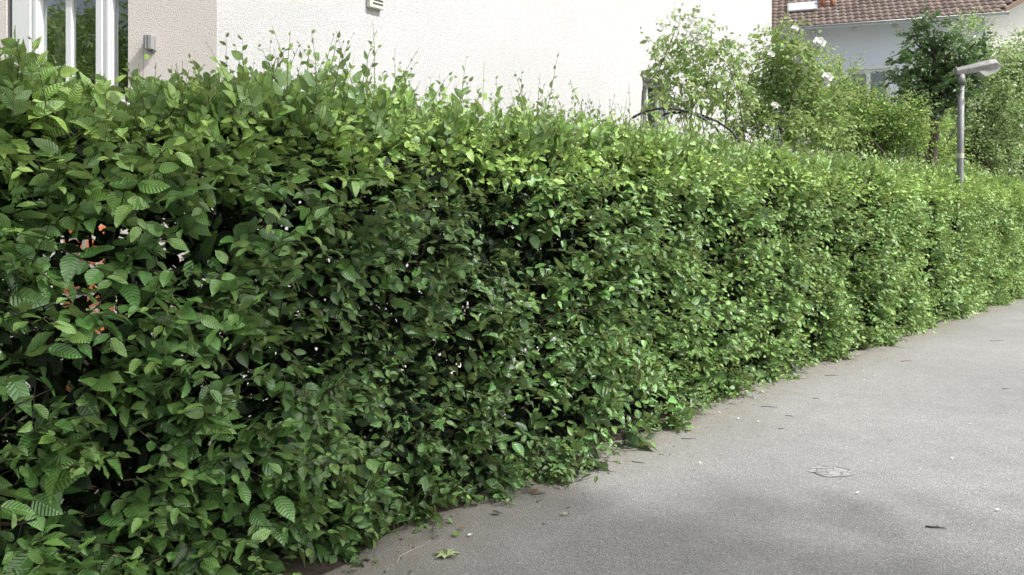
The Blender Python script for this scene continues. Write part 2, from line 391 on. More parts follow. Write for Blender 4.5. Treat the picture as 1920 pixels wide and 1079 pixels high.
SEC = (HH - RT) + math.pi * 0.5 * (TH / 2 + RT) + (HH - RT)
def section(s, q):
    """hedge surface: s along, q in 0..1 round the section (front foot, over the top, back foot)"""
    l = q * SEC; a = HH - RT; arc = math.pi * 0.5 * (TH / 2 + RT)
    off = np.zeros_like(s); z = np.zeros_like(s); no = np.zeros_like(s); nz = np.zeros_like(s)
    fr = l < a; tp = (l >= a) & (l < a + arc); bk = l >= a + arc
    off[fr] = 0; z[fr] = l[fr]; no[fr] = 1
    th = (l[tp] - a) / arc * math.pi
    off[tp] = -TH / 2 + TH / 2 * np.cos(th); z[tp] = a + RT * np.sin(th); no[tp] = np.cos(th); nz[tp] = np.sin(th)
    off[bk] = -TH; z[bk] = a - (l[bk] - a - arc); no[bk] = -1
    b = bulge(s, z * 1.0)
    off = off + b * no - 0.05 * np.clip(0.5 - z, 0, 1) * (off > -TH / 2); z = z + b * nz * 0.6
    z = z * hdip(s)
    t = htan(s); n = np.stack([t[:, 1], -t[:, 0]], -1)
    p = hpt(s) + n * (off + flare(s, z) * (off > -TH / 2))[:, None]
    return np.column_stack([p, np.maximum(z, 0.03)]), np.column_stack([n * no[:, None], nz])
S200 = float(np.interp(-1.20, HC[:, 0], HS))
SFL = float(np.interp(0.55, HC[:, 0], HS))
def flare(s, z): return -0.05 + 0.08 * np.clip((s - SFL) / 2 + .5, 0, 1) + 0.30 * np.exp(-((s - SFL + 0.42) / 0.72) ** 2) * np.clip(1 - z / 0.65, 0, 1)
def hdip(s): return 1 - 0.038 * np.exp(-((s - S200) / 0.5) ** 2)
SUNDIR = Vector((0.58, -0.27, 0.77)).normalized()

hedge = empty('hedge', (0.8, 5.2, 0), 'long clipped green hornbeam hedge running beside the asphalt lane', 'hedge')
lobjs = []; stems_pl = []; stems_r = []
def s_density():
    """more shoots where the hedge is near; none needed far beyond the frame"""
    return None
def gapmask(s, z):
    """thin window in the hedge near its left end"""
    sc, zc = np.interp(-1.22, HC[:, 0], HS), 1.27
    g = np.exp(-(((s - sc) / 0.40) ** 2 + ((z - zc) / 0.30) ** 2))
    return g
def cluster_noise(P, f=3.2, o=0.0):
    return np.array([mnoise.noise(Vector((p[0] * f + o, p[1] * f, p[2] * f))) for p in P])
smin = 0.6
def hedge_shoots(n, q0, q1, size, L0, L1, K, keepneg=-0.10, inset=0.75, outw=0.9, **kw):
    s = RNG.uniform(smin, HL, n); q = RNG.uniform(q0, q1, n)
    P, N = section(s, q)
    nz = cluster_noise(P, 2.6) * 0.32 + cluster_noise(P, 6.5, 7.7) * 0.75
    near = np.clip((3.4 - P[:, 1]) / 2.2, 0, 1)
    keep = (nz > keepneg + RNG.normal(0, 0.10, n)) & (RNG.random(n) > gapmask(s, P[:, 2]) * 0.5)
    keep &= RNG.random(n) > near * 0.30
    P, N, s, nz, near = P[keep], N[keep], s[keep], nz[keep], near[keep]
    m = len(P); L = RNG.uniform(L0, L1, m) * (1 + near * 0.35)
    T = np.column_stack([htan(s), np.zeros(m)])
    D = unit(N * outw + np.array([0, 0, 1.0]) * RNG.normal(0.32, 0.42, (m, 1)) + T * RNG.normal(0, 0.6, (m, 1)))
    dep = np.clip(RNG.exponential(0.07, m), 0, 0.34) * (nz < 0.18) + np.clip(-nz, 0, 1) * 0.12
    O = P - D * (L * inset)[:, None] - N * dep[:, None] + N * 0.02
    sz = size * RNG.uniform(0.8, 1.2, m) * (1 + near * 0.42)
    topness = np.clip((P[:, 2] - 1.5) / 0.35, 0, 1)  # top paler: young growth, with backlight put into the colour
    sh = shoots(O, D, L, K, sz, N, **kw)
    far = np.clip((P[:, 1] - 4.6) / 6.5, 0, 1)  # far end paler: sunlight put into the leaf colour
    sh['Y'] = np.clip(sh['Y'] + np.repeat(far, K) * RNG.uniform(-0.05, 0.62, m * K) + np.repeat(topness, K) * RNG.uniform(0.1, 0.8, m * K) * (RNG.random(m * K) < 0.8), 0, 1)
    deep = np.exp(-((P[:, 1] - 3.9) / 1.1) ** 2) * np.clip((1.75 - P[:, 2]) / 0.4, 0, 1)  # near front darker: tree shade put into the leaf tone
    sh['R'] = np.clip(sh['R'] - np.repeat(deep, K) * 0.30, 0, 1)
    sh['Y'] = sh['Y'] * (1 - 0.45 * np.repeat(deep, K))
    sh['P'][:, 2] = np.maximum(sh['P'][:, 2], 0.02)
    return sh
A = (HL - smin)
fr_q = (HH - RT) / SEC; tp_q = 1 - fr_q
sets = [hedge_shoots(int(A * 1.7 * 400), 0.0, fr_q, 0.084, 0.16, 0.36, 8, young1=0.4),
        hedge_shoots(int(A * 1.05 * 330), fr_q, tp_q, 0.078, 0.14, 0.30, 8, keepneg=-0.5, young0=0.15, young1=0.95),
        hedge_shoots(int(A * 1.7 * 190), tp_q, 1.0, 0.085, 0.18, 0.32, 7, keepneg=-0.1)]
# the volume behind the skin: near-black leaves, the shade of the gaps put into their colour
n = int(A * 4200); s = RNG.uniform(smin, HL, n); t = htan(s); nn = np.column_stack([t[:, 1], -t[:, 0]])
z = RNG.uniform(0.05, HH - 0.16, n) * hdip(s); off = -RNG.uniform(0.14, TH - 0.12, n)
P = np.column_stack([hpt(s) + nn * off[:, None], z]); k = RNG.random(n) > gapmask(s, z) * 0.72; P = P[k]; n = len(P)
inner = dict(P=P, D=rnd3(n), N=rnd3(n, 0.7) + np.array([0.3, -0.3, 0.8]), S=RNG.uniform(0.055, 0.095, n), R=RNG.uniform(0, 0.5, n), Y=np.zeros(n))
iobjs = []
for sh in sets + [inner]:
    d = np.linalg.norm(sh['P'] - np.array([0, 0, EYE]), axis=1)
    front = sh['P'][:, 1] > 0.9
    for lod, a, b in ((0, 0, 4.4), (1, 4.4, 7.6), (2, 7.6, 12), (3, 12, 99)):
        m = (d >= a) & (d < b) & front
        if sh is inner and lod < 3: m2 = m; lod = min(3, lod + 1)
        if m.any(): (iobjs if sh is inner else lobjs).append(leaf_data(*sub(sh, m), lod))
# hornbeam shoots standing up over the top
n = int(A * 230); s = RNG.uniform(smin, HL, n); cl = np.sin(s * 3.7) + np.sin(s * 8.3 + 1) + RNG.normal(0, 0.7, n)
s = s[cl > -0.95]; n = len(s); t = htan(s); nn = np.column_stack([t[:, 1], -t[:, 0]])
Oo = np.column_stack([hpt(s) + nn * RNG.uniform(-0.62, -0.08, (n, 1)), RNG.uniform(HH - 0.16, HH - 0.02, n) * hdip(s)])
Lh = np.clip(np.where(RNG.random(n) < 0.22, RNG.gamma(5.0, 0.062, n), RNG.gamma(4.2, 0.045, n)), 0.08, 0.46) * (1 - 0.55 * np.exp(-((s - S200) / 0.6) ** 2)) * (1 - 0.25 * np.clip((s - SFL - 1) / 2, 0, 1))
top = shoots(Oo, np.array([0, 0, 1.0]) + rnd3(n, 0.24), Lh, 9, 0.076 * RNG.uniform(0.7, 1.25, n), rnd3(n, 0.8), face_up=0.15, bend=0.12, droop=-0.15, young0=0.45, young1=0.9, spread=0.75, along=0.8, taper=0.78)
d = np.linalg.norm(top['P'], axis=1); f = top['P'][:, 1] > 0.9
lobjs += [leaf_data(*sub(top, f & (d < 5.5)), 1, curl=0.5), leaf_data(*sub(top, f & (d >= 5.5)), 2, curl=0.5)]
# low creeping shoots that spill on to the paving
n = int(A * 16); s = RNG.uniform(smin, HL, n); sp = np.sin(s * 2.9 + 0.5) + RNG.normal(0, 0.6, n); s = s[sp > -0.1]; n = len(s)
t = htan(s); nn = np.column_stack([t[:, 1], -t[:, 0]])
Oo = np.column_stack([hpt(s) + nn * (flare(s, 0 * s)[:, None] - RNG.uniform(0.0, 0.14, (n, 1))), RNG.uniform(0.03, 0.16, n)])
low = shoots(Oo, np.column_stack([nn + t * RNG.normal(0, 0.6, (n, 1)), RNG.uniform(-0.15, 0.25, n)]), RNG.uniform(0.08, 0.24, n), 7, 0.05 * RNG.uniform(0.7, 1.2, n), np.column_stack([nn, 0 * s]), bend=0.1, young1=0.6)
low['P'][:, 2] = np.maximum(low['P'][:, 2], 0.02); low['TW'][..., 2] = np.maximum(low['TW'][..., 2], 0.012)
d = np.linalg.norm(low['P'], axis=1)
lobjs += [leaf_data(*sub(low, d < 5), 0), leaf_data(*sub(low, d >= 5), 2)]
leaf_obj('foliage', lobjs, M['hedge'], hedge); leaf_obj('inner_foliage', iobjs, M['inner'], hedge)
tw = np.concatenate([x['TW'] for x in sets + [low]]); tr = np.concatenate([x['TR'] for x in sets + [low]])
k = (tw[:, 0, 1] < 9) & (tw[:, 0, 1] > 0.8); tubes('twigs', tw[k], tr[k], M['twig'], hedge)
k = top['TW'][:, 0, 1] > 0.8; tubes('young_shoots', top['TW'][k], top['TR'][k] * 0.75, M['shoot'], hedge)
# woody branches inside
n = int(A * 26); s = RNG.uniform(smin + 0.3, HL, n); t = htan(s); nn = np.column_stack([t[:, 1], -t[:, 0]])
O3 = np.column_stack([hpt(s) - nn * (TH / 2 + RNG.normal(0, 0.05, (n, 1))), RNG.uniform(0.15, 1.5, n)])
D3 = np.column_stack([nn * RNG.normal(0, 0.6, (n, 1)) + t * RNG.normal(0, 0.7, (n, 1)), RNG.uniform(0.15, 1.0, n)])
L3 = RNG.uniform(0.3, 0.62, n); tk = np.linspace(0, 1, 6)
PL = O3[:, None] + L3[:, None, None] * (tk[None, :, None] * unit(D3)[:, None] + np.cumsum(RNG.normal(0, 0.035, (n, 6, 3)), axis=1))
PL[..., 2] = np.minimum(PL[..., 2], HH - 0.08)
tubes('branches', PL, np.outer(RNG.uniform(0.004, 0.009, n), np.linspace(1, 0.35, 6)), M['twig'], hedge, n=5)
s = 0.9
while s < HL - 0.3:
    a = np.array([s]); p = hpt(a)[0]; t = htan(a)[0]; nn = np.array([t[1], -t[0]])
    b = p - nn * (TH / 2 + random.uniform(-0.06, 0.06)); x, y = b; pts = []
    for i in range(8):
        zz = i / 7 * random.uniform(1.66, 1.74) if i else 0; x += random.gauss(0, 0.018); y += random.gauss(0, 0.018); pts.append((x, y, zz))
    MB().tube(pts, [0.022 * (1 - 0.75 * i / 7) * random.uniform(0.85, 1.15) for i in range(8)], 7).build('stem', M['twig'], hedge, smooth=True)
    s += random.uniform(0.26, 0.42)

# ------------------------------------------------------------------ ground, lane, garden
def sheet(name, P, mat, z, nx=1):
    MBo = MB(); MBo.add([(x, y, z) for x, y in P], [tuple(range(len(P)))]); o = MBo.build(name, mat); o['kind'] = 'structure'; return o
sheet('ground', [(-90, -90), (90, -90), (90, 110), (-90, 110)], M['lawn'], -0.012)
# lane: a fine strip mesh following the hedge foot, with a dusty margin value
us = np.concatenate([np.arange(-0.32, 0.7, 0.04), np.arange(0.7, 12, 0.6), [30.0]])
ss = np.linspace(0, HL, 300); fp = hpt(ss); ft = htan(ss); fn = np.column_stack([ft[:, 1], -ft[:, 0]])
V = []; D = []
for i in range(len(ss)):
    for u in us:
        # far rows share one direction so that the strip never folds over itself
        w = min(1, max(0, (u - 0.7) / 4)); n2 = fn[i] * (1 - w) + np.array([0.76, -0.65]) * w
        p = fp[i] + n2 * u
        V.append((p[0], p[1], 0.0)); e = 0.18 + 0.08 * math.sin(ss[i] * 2.1) + 0.05 * math.sin(ss[i] * 5.7)
        D.append(min(1, max(0, 1.15 - u / (e + 0.30))) if u > 0 else 1.0)
nu = len(us); Q = [(i * nu + j, i * nu + j + 1, (i + 1) * nu + j + 1, (i + 1) * nu + j) for i in range(len(ss) - 1) for j in range(nu - 1)]
o = np_mesh('lane', V, [q[::-1] for q in Q], M['asphalt'], attrs={'dust': D}); o['kind'] = 'structure'
# extension of the lane behind the camera
o = np_mesh('lane_approach', [(-2.45, 0.1, -0.004), (-2.45, -30, -0.004), (40, -30, -0.004), (40, -2, -0.004), (6, 0.1, -0.004)], [(0, 1, 2, 3, 4)], M['asphalt'], attrs={'dust': [0] * 5}); o['kind'] = 'structure'
ss2 = np.linspace(0, HL, 120); fp = hpt(ss2); ft = htan(ss2); fn = np.column_stack([ft[:, 1], -ft[:, 0]])
V = []; 
for i in range(len(ss2)):
    e = -0.06 + 0.04 * math.sin(ss2[i] * 7.3) + 0.03 * math.sin(ss2[i] * 17)
    for u, zz in ((e, 0.004), (-0.14, 0.022), (-0.4, 0.05), (-0.8, 0.04), (-1.1, 0.0)): 
        p = fp[i] + fn[i] * u; V.append((p[0], p[1], zz))
Q = [(i * 5 + j, (i + 1) * 5 + j, (i + 1) * 5 + j + 1, i * 5 + j + 1) for i in range(119) for j in range(4)]
o = np_mesh('soil_strip', V, Q, M['soil'], smooth=True); o['kind'] = 'structure'

# ------------------------------------------------------------------ the near house
HCn = Vector((-2.41, 6.5, 0)); HD = Vector((0.616, 0.788, 0)).normalized(); HN = Vector((HD.y, -HD.x, 0))
WD = Vector((-0.985, 0.10, 0)).normalized(); WN = Vector((WD.y, -WD.x, 0)) * 1.0
if WN.y > 0: WN = -WN
UP = Vector((0, 0, 1))
house = empty('house', (-2.41, 6.5, 0), 'white roughcast house with beige side wall, seen over the hedge', 'house')
def wall_with_hole(name, o, d, inward, L, H, hole, mat, parent, th=0.3, rev=None):
    """vertical wall from o along d with one opening (a0,a1,z0,z1) and its reveals"""
    a0, a1, z0, z1 = hole; mb = MB(); P = lambda a, z, k=0.0: o + d * a + UP * z + inward * k
    A_ = [0, a0, a1, L]; Z_ = [0, z0, z1, H]
    for i in range(3):
        for j in range(3):
            if i == 1 and j == 1: continue
            q = [P(A_[i], Z_[j]), P(A_[i + 1], Z_[j]), P(A_[i + 1], Z_[j + 1]), P(A_[i], Z_[j + 1])]
            mb.add(q, [(0, 1, 2, 3)])
    for (a, z, b, y) in ((a0, z0, a1, z0), (a1, z0, a1, z1), (a1, z1, a0, z1), (a0, z1, a0, z0)):
        mb.add([P(a, z), P(b, y), P(b, y, th), P(a, z, th)], [(0, 1, 2, 3)])
    return mb.build(name, mat, parent)
SW = (7.14, 7.93, 2.2, 3.51)
w = wall_with_hole('wall', HCn, HD, -HN, 12.62, 8.2, SW, M['stucco'], house, th=0.28)
BW = (0.765, 1.845, 2.395, 3.36)
w2 = wall_with_hole('side_wall', HCn, WD, -WN, 6.0, 8.2, BW, M['stucco_beige'], house, th=0.14)
w2['label'] = 'beige roughcast side wall around the large window'
mb = MB()                                                             # remaining walls and a flat slab close the volume
e1 = HCn + HD * 12.62; e2 = e1 - HN * 9; e3 = HCn + WD * 6.0; e4 = e3 - WN * 7
for a, b in ((e1, e2), (e2, e4), (e4, e3)): mb.add([a, b, b + UP * 8.2, a + UP * 8.2], [(0, 1, 2, 3)])
mb.build('rear_wall', M['stucco'], house)
MB().add([HCn + UP * 8.2 + HN * 0.3, e1 + UP * 8.2 + HN * 0.3, e2 + UP * 8.21, e4 + UP * 8.2, e3 + UP * 8.2], [(0, 1, 2, 3, 4)]) 
mb = MB(); mb.add([HCn + UP * 8.203, e1 + UP * 8.203, e2 + UP * 8.203, e4 + UP * 8.203, e3 + UP * 8.203], [(0, 1, 2, 3, 4)]); mb.build('roof', M['tiles'], house)
# the large window: two casements, a wide post and a narrow light
def wp(a, z, k): return HCn + WD * a + UP * z + WN * k               # k>0 toward the garden
win = MB()
def bar(mbx, a0, a1, z0, z1, k0, k1): mbx.box(wp(a0, z0, k0), WD * (a1 - a0), UP * (z1 - z0), WN * (k1 - k0))
def solve_a(px, o=None, d=None):
    o = HCn if o is None else o; d = HD if d is None else d
    r = (px - 960) / F; return (r * o.y - o.x) / (d.x - r * d.y)
wa = lambda px: solve_a(px, HCn, WD)
f0, f1, m0, m1, q0, q1 = wa(34), wa(70), wa(116), wa(127), wa(176), wa(206)
zt = 3.355
bar(win, f1, 1.843, 2.40, zt, -0.125, -0.03)
bar(win, f1 + .02, f1 + .05, 2.40, zt, -0.03, -0.015); bar(win, f1 + .07, 1.80, 2.40, zt, -0.03, -0.006)
bar(win, q1, q0, 2.40, zt, -0.125, -0.03)
bar(win, q1 + .02, q1 + .045, 2.40, zt, -0.03, -0.012); bar(win, q1 + .075, q0 - .01, 2.40, zt, -0.03, -0.006)
bar(win, q0, f1, 3.30, zt, -0.12, -0.04); bar(win, q0, f1, 2.40, 2.46, -0.12, -0.04)
bar(win, m1, m0, 2.46, 3.30, -0.115, -0.045)
bar(win, 0.768, q1, 2.40, 2.46, -0.12, -0.04)
wf = win.build('window', M['pvc'], house, bevel=0.004); wf['label'] = 'large white framed window with a narrow side light'
g = MB(); bar(g, 1.802, 1.816, 2.40, 3.355, -0.028, -0.004); g.build('gasket', M['grey_gasket'], wf)
for a0, a1, z1 in ((m0, f1, 3.30), (q0, m1, 3.30), (0.77, q1, 3.355)):
    g = MB(); g.add([wp(a0, 2.46, -0.075), wp(a1, 2.46, -0.075), wp(a1, z1, -0.075), wp(a0, z1, -0.075)], [(0, 1, 2, 3)]); g.build('pane', M['glass'], wf)
g = MB(); bar(g, 0.70, 1.9, 2.35, 2.39, 0.0, 0.09); g.build('sill', M['white'], wf, bevel=0.004)
# the room behind
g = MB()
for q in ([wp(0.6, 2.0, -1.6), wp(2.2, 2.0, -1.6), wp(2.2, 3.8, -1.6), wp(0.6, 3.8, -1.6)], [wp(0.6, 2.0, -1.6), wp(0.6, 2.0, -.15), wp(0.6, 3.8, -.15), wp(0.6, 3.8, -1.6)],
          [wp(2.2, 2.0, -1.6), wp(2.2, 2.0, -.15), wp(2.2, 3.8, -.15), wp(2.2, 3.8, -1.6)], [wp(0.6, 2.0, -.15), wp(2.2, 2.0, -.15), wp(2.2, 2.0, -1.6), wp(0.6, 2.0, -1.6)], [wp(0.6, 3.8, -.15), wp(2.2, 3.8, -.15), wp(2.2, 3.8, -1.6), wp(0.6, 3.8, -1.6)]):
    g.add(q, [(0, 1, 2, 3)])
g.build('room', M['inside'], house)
g = MB(); g.box(wp(1.58, 2.42, -0.3), WD * 0.05, UP * 1.0, -WN * 0.12)
g.build('curtain', plain('grey_curtain', (0.3, 0.29, 0.28), 0.9), house)
# a loose grey sheet of wall lamp: ribbed grey bulkhead on the beige wall
lamp = MB(); a_ = 0.555; zc = EYE + (HZ - 82) / F * 6.55
for i in range(5): lamp.box(wp(a_ - 0.034 + i * 0.0137, zc - 0.058, 0.02), WD * 0.0132, UP * 0.116, WN * (0.062 if i % 2 else 0.057))
wl = lamp.build('wall_lamp', M['sconce'], house, bevel=0.004)
lb = MB(); lb.box(wp(a_ - 0.036, zc - 0.062, 0.0), WD * 0.072, UP * 0.125, WN * 0.0195); lb.build('bracket', M['sconce'], wl, bevel=0.003)
lb = MB(); lb.tube([wp(a_ - 0.02, zc - 0.06, 0.03), wp(a_ - 0.02, zc - 0.078, 0.03)], 0.012, 10); lb.build('sensor', M['grey_gasket'], wl)
# vent hood on the white wall
def hp(a, z, k): return HCn + HD * a + UP * z + HN * k
va0, va1 = solve_a(687), solve_a(713); vy = HCn.y + HD.y * va0; vz = EYE + (HZ - 14) / F * vy
v = MB(); v.box(hp(va0, vz, 0.0), HD * (va1 - va0), UP * 0.32, HN * 0.055); vo = v.build('air_vent', M['cream'], house, bevel=0.006)
for i in range(7):
    sl = MB(); sl.box(hp(va0 + 0.035, vz + 0.035 + i * 0.036, 0.056), HD * (va1 - va0 - 0.05), UP * 0.016, HN * 0.004); sl.build('slot', M['grey_gasket'], vo)
# small window in its deep opening
sw0, sw1, sz0, sz1 = SW
def sp(a, z, k): return hp(a, z, -k)
f = MB()
for a0, a1 in ((sw0 + 0.005, sw0 + 0.06), (sw0 + 0.36, sw0 + 0.41), (sw1 - 0.06, sw1 - 0.005)): f.box(sp(a0, sz0 + 0.005, 0.20), HD * (a1 - a0), UP * (sz1 - sz0 - 0.01), HN * 0.07)
f.box(sp(sw0 + 0.06, sz1 - 0.075, 0.20), HD * (sw1 - sw0 - 0.12), UP * 0.065, HN * 0.07)
fo = f.build('small_window', M['pvc'], house)
f = MB(); f.add([sp(sw0 + .06, sz0, .175), sp(sw1 - .06, sz0, .175), sp(sw1 - .06, sz1 - .07, .175), sp(sw0 + .06, sz1 - .07, .175)], [(0, 1, 2, 3)]); f.build('pane', M['glass'], fo)
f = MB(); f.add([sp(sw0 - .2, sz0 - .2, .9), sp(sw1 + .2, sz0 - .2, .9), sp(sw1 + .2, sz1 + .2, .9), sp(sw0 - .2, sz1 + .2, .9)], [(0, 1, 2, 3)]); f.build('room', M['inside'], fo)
f = MB(); f.box(hp(sw0 - 0.02, sz1 - 0.001 + 0.002, 0.002), HD * (sw1 - sw0 + 0.04), UP * 0.10, HN * 0.02); f.build('lintel', M['sconce'], fo)

# ------------------------------------------------------------------ the neighbouring house
NO = Vector((11.7, 19.0, 0)); ND = Vector((-0.943, 0.333, 0)).normalized(); NB = Vector((0.333, 0.943, 0)).normalized(); NN = -NB
nh = empty('neighbouring_house', (9.5, 20, 0), 'pale blue house with red clay tiled roof and white gable, far behind the hedge', 'house')
EZ = 6.16                                                       # gutter height
wo = NO + NB * 0.55 + ND * 0.25                                 # wall stands back under the eave
q = MB(); 
def npt(a, z, k): return wo + ND * a + UP * z + NN * k
# wall with one window
nwin_a0 = solve_a(1668, wo, ND); nwin_a1 = solve_a(1590, wo, ND); yw = (wo + ND * nwin_a0).y
nz1 = EYE + (HZ - 128) / F * yw; nz0 = nz1 - 1.25
wall_with_hole('wall', wo, ND, NB, 7.5, EZ + 0.28, (nwin_a0, nwin_a1, nz0, nz1), M['bluewall'], nh, th=0.2)
f = MB()
for a0, a1, z0, z1 in ((nwin_a0 + .003, nwin_a0 + .08, nz0, nz1), (nwin_a1 - .08, nwin_a1 - .003, nz0, nz1), ((nwin_a0 + nwin_a1) / 2 - .05, (nwin_a0 + nwin_a1) / 2 + .05, nz0, nz1 - .09)):
    f.box(npt(a0, z0, -0.15), ND * (a1 - a0), UP * (z1 - z0 - 0.003), NN * 0.08)
f.box(npt(nwin_a0 + .08, nz1 - 0.09, -0.15), ND * (nwin_a1 - nwin_a0 - .16), UP * 0.085, NN * 0.08)
f.box(npt(nwin_a0 - .05, nz1 + .002, 0.002), ND * (nwin_a1 - nwin_a0 + .1), UP * 0.06, NN * 0.05)
fo = f.build('window', M['white'], nh)
for a0, a1 in ((nwin_a0 + .08, (nwin_a0 + nwin_a1) / 2 - .05), ((nwin_a0 + nwin_a1) / 2 + .05, nwin_a1 - .08)):
    f = MB(); f.add([npt(a0, nz0, -.1), npt(a1, nz0, -.1), npt(a1, nz1 - .09, -.1), npt(a0, nz1 - .09, -.1)], [(0, 1, 2, 3)]); f.build('pane', M['glass'], fo)
f = MB(); f.add([npt(nwin_a0 - .3, nz0 - .3, -.8), npt(nwin_a1 + .3, nz0 - .3, -.8), npt(nwin_a1 + .3, nz1 + .3, -.8), npt(nwin_a0 - .3, nz1 + .3, -.8)], [(0, 1, 2, 3)])
f.build('room', plain('light_curtain', (0.35, 0.35, 0.36), 0.9), nh)
# pale pilaster by the downpipe
pa = solve_a(1462, wo, ND); pb = solve_a(1519, wo, ND)
f = MB(); f.box(npt(min(pa, pb), 0, 0.002), ND * abs(pb - pa), UP * (EZ + .26), NN * 0.03); f.build('pilaster', M['whitewall'], nh)
# white gable wing on the right
GD = Vector((0.8, 0.6, 0)); GN = Vector((0.6, -0.8, 0)); go = NO + NB * 0.52 + ND * 0.24
gable = MB(); gw = 5.0; h0 = EZ + 0.2
gable.add([go, go + GD * gw, go + GD * gw + UP * (h0 + gw * 0.78), go + UP * h0], [(0, 1, 2, 3)]); gable.build('gable_wall', M['whitewall'], nh)
# tiled roof: pantile rows
pitch = math.radians(33); RS = NB * math.cos(pitch) + UP * math.sin(pitch); RNm = (-NB * math.sin(pitch) + UP * math.cos(pitch))
tw_, tl_ = 0.17, 0.25; rows = 26; V = []; Q = []; UVs = []
ro = NO + UP * (EZ + 0.05); per = 8
for r in range(rows):
    bl = r * tl_; bh = bl + tl_ * 1.06
    cut = bl * math.cos(pitch)                                  # right edge runs along the gable
    ncol = int(8.6 / tw_); start = -int(cut * 0.98 / tw_)
    base = len(V); cols = (ncol - start) * per + 1
    for c in range(cols):
        a = start * tw_ + c * tw_ / per; ph = (c % per) / per
        hgt = 0.024 * (0.5 - 0.5 * math.cos(2 * math.pi * ph)) + 0.012 * (ph > 0.8)
        for bb, lift in ((bl, 0.0), (bl, 0.02), (bh, 0.0)):
            p = ro + ND * a + RS * bb + RNm * (hgt + lift + (0.0 if bb != bl or lift else -0.01)); V.append(tuple(p)); UVs.append((a / tw_, r + (0.1 if bb == bl else 0.9)))
    for c in range(cols - 1):
        i = base + c * 3; Q += [(i, i + 1, i + 4, i + 3), (i + 1, i + 2, i + 5, i + 4)]
roof = np_mesh('roof', V, Q, M['tiles'], nh, uv=UVs)
f = MB(); f.add([ro - RNm * .03 + ND * 8.6, ro - RNm * .03, ro - RNm * .03 + RS * 6 - ND * 5, ro - RNm * .03 + RS * 6 + ND * 8.6], [(0, 1, 2, 3)]); f.build('roof_deck', M['barge'], nh)
# barge board along the gable
ve = MB(); v0 = ro - RNm * 0.02 + GN * .03; vd = (RS * 6 - ND * 4.9 * 6 * math.cos(pitch) / 5.03).normalized(); ve.box(v0, vd * 6, RNm * 0.12, GN * 0.05); ve.build('barge_board', M['barge'], nh)
# gutter (open half round), soffit, rafters, downpipe
g = MB(); Vg = []; nseg = 10; segs = 7
gc = NO - NB * 0.06 + UP * (EZ + 0.015)
for i, a in enumerate((-0.12, 8.6)):
    for k in range(segs + 1):
        th = math.pi * k / segs + math.pi; Vg.append(gc + ND * a + NB * math.cos(th) * 0.075 + UP * math.sin(th) * 0.075)
g.add(Vg, [(k, k + 1, segs + 1 + k + 1, segs + 1 + k) for k in range(segs)])
g.tube([gc + ND * -0.12 - NB * 0.075, gc + ND * 8.6 - NB * 0.075], 0.01, 6)
g.build('gutter', M['gutter'], nh, smooth=True)
f = MB(); f.add([NO + NB * .03 + UP * (EZ - .03) + ND * -0.05, NO + NB * .03 + UP * (EZ - .03) + ND * 8.6, NO + NB * .75 + UP * (EZ + .26) + ND * 8.6, NO + NB * .75 + UP * (EZ + .26) + ND * -0.05], [(0, 1, 2, 3)]); f.build('soffit', M['soffit'], nh)
for i in range(9):
    r_ = MB(); a = 0.35 + i * 0.95; r_.box(NO + NB * .04 + UP * (EZ - .15) + ND * a, ND * 0.09, NB * .62 + UP * .24, UP * 0.11); r_.build('rafter', M['soffit'], nh)
da = solve_a(1503, NO, ND); dp = MB()
b0 = gc + ND * da
dp.tube([b0 - UP * .05, b0 - UP * .2, b0 - UP * .36 + NB * .10, b0 - UP * .62 + NB * .46, b0 - UP * .9 + NB * .5, Vector((b0.x, b0.y, 0)) + NB * .5 + UP * 0.05], 0.05, 10)
dp.tube([b0 - UP * .06, b0 - UP * .2], [0.085, 0.052], 10); dp.build('downpipe', M['gutter'], nh, smooth=True)
# roof light and two clay vent pipes
sx = solve_a(1540, NO + NB * 0.95, ND); 
def rp(a, b, k): return ro + ND * a + RS * b + RNm * k
def roof_at(px, b): 
    o2 = ro + RS * b; return solve_a(px, Vector((o2.x, o2.y, 0)), ND)
sk0, sk1 = roof_at(1532, 1.45), roof_at(1476, 1.45)
f = MB(); f.box(rp(sk0, 0.98, 0.04), ND * (sk1 - sk0), RS * 0.62, RNm * 0.05); so = f.build('skylight', M['gutter'], nh, bevel=0.01)
f = MB(); f.box(rp(sk0 + .06, 1.03, 0.091), ND * (sk1 - sk0 - .12), RS * 0.5, RNm * 0.004)
f.build('pane', plain('milky_rooflight', (0.75, 0.77, 0.8), 0.15), so)
for px in (1543, 1560):
    a = roof_at(px, 1.3); c = rp(a, 1.3, 0.0); v = MB(); v.tube([c, c + UP * 0.30], 0.055, 12); v.tube([c + UP * 0.30, c + UP * 0.36], [0.075, 0.075], 12); v.build('vent_pipe', M['clay'], nh, smooth=True)

# ------------------------------------------------------------------ shrubs and trees
def branchy(trunk_pts, trunk_r, tips, name, mat, parent, jitter=0.05, r0=0.012):
    mb = MB(); mb.tube(trunk_pts, trunk_r, 9)
    o = mb.build(name, mat, parent, smooth=True); return o
def limbs(starts, ends, r0, r1, name, mat, parent, sag=0.0, K=7, jit=0.04, n=5):
    N = len(starts); tk = np.linspace(0, 1, K); S0 = np.array(starts); E0 = np.array(ends)
    ln = np.linalg.norm(E0 - S0, axis=1)[:, None, None]
    J = np.cumsum(RNG.normal(0, jit, (N, K, 3)), axis=1) * np.sin(tk * math.pi)[None, :, None] * ln
    PL = S0[:, None] * (1 - tk)[None, :, None] + E0[:, None] * tk[None, :, None] + J
    PL[..., 2] += sag * ln[..., 0] * np.sin(tk * math.pi)[None]
    R = np.outer(np.full(N, 1.0), r0 * (1 - tk) + r1 * tk) * RNG.uniform(0.7, 1.2, (N, 1))
    tubes(name, PL, R, mat, parent, n=n); return PL
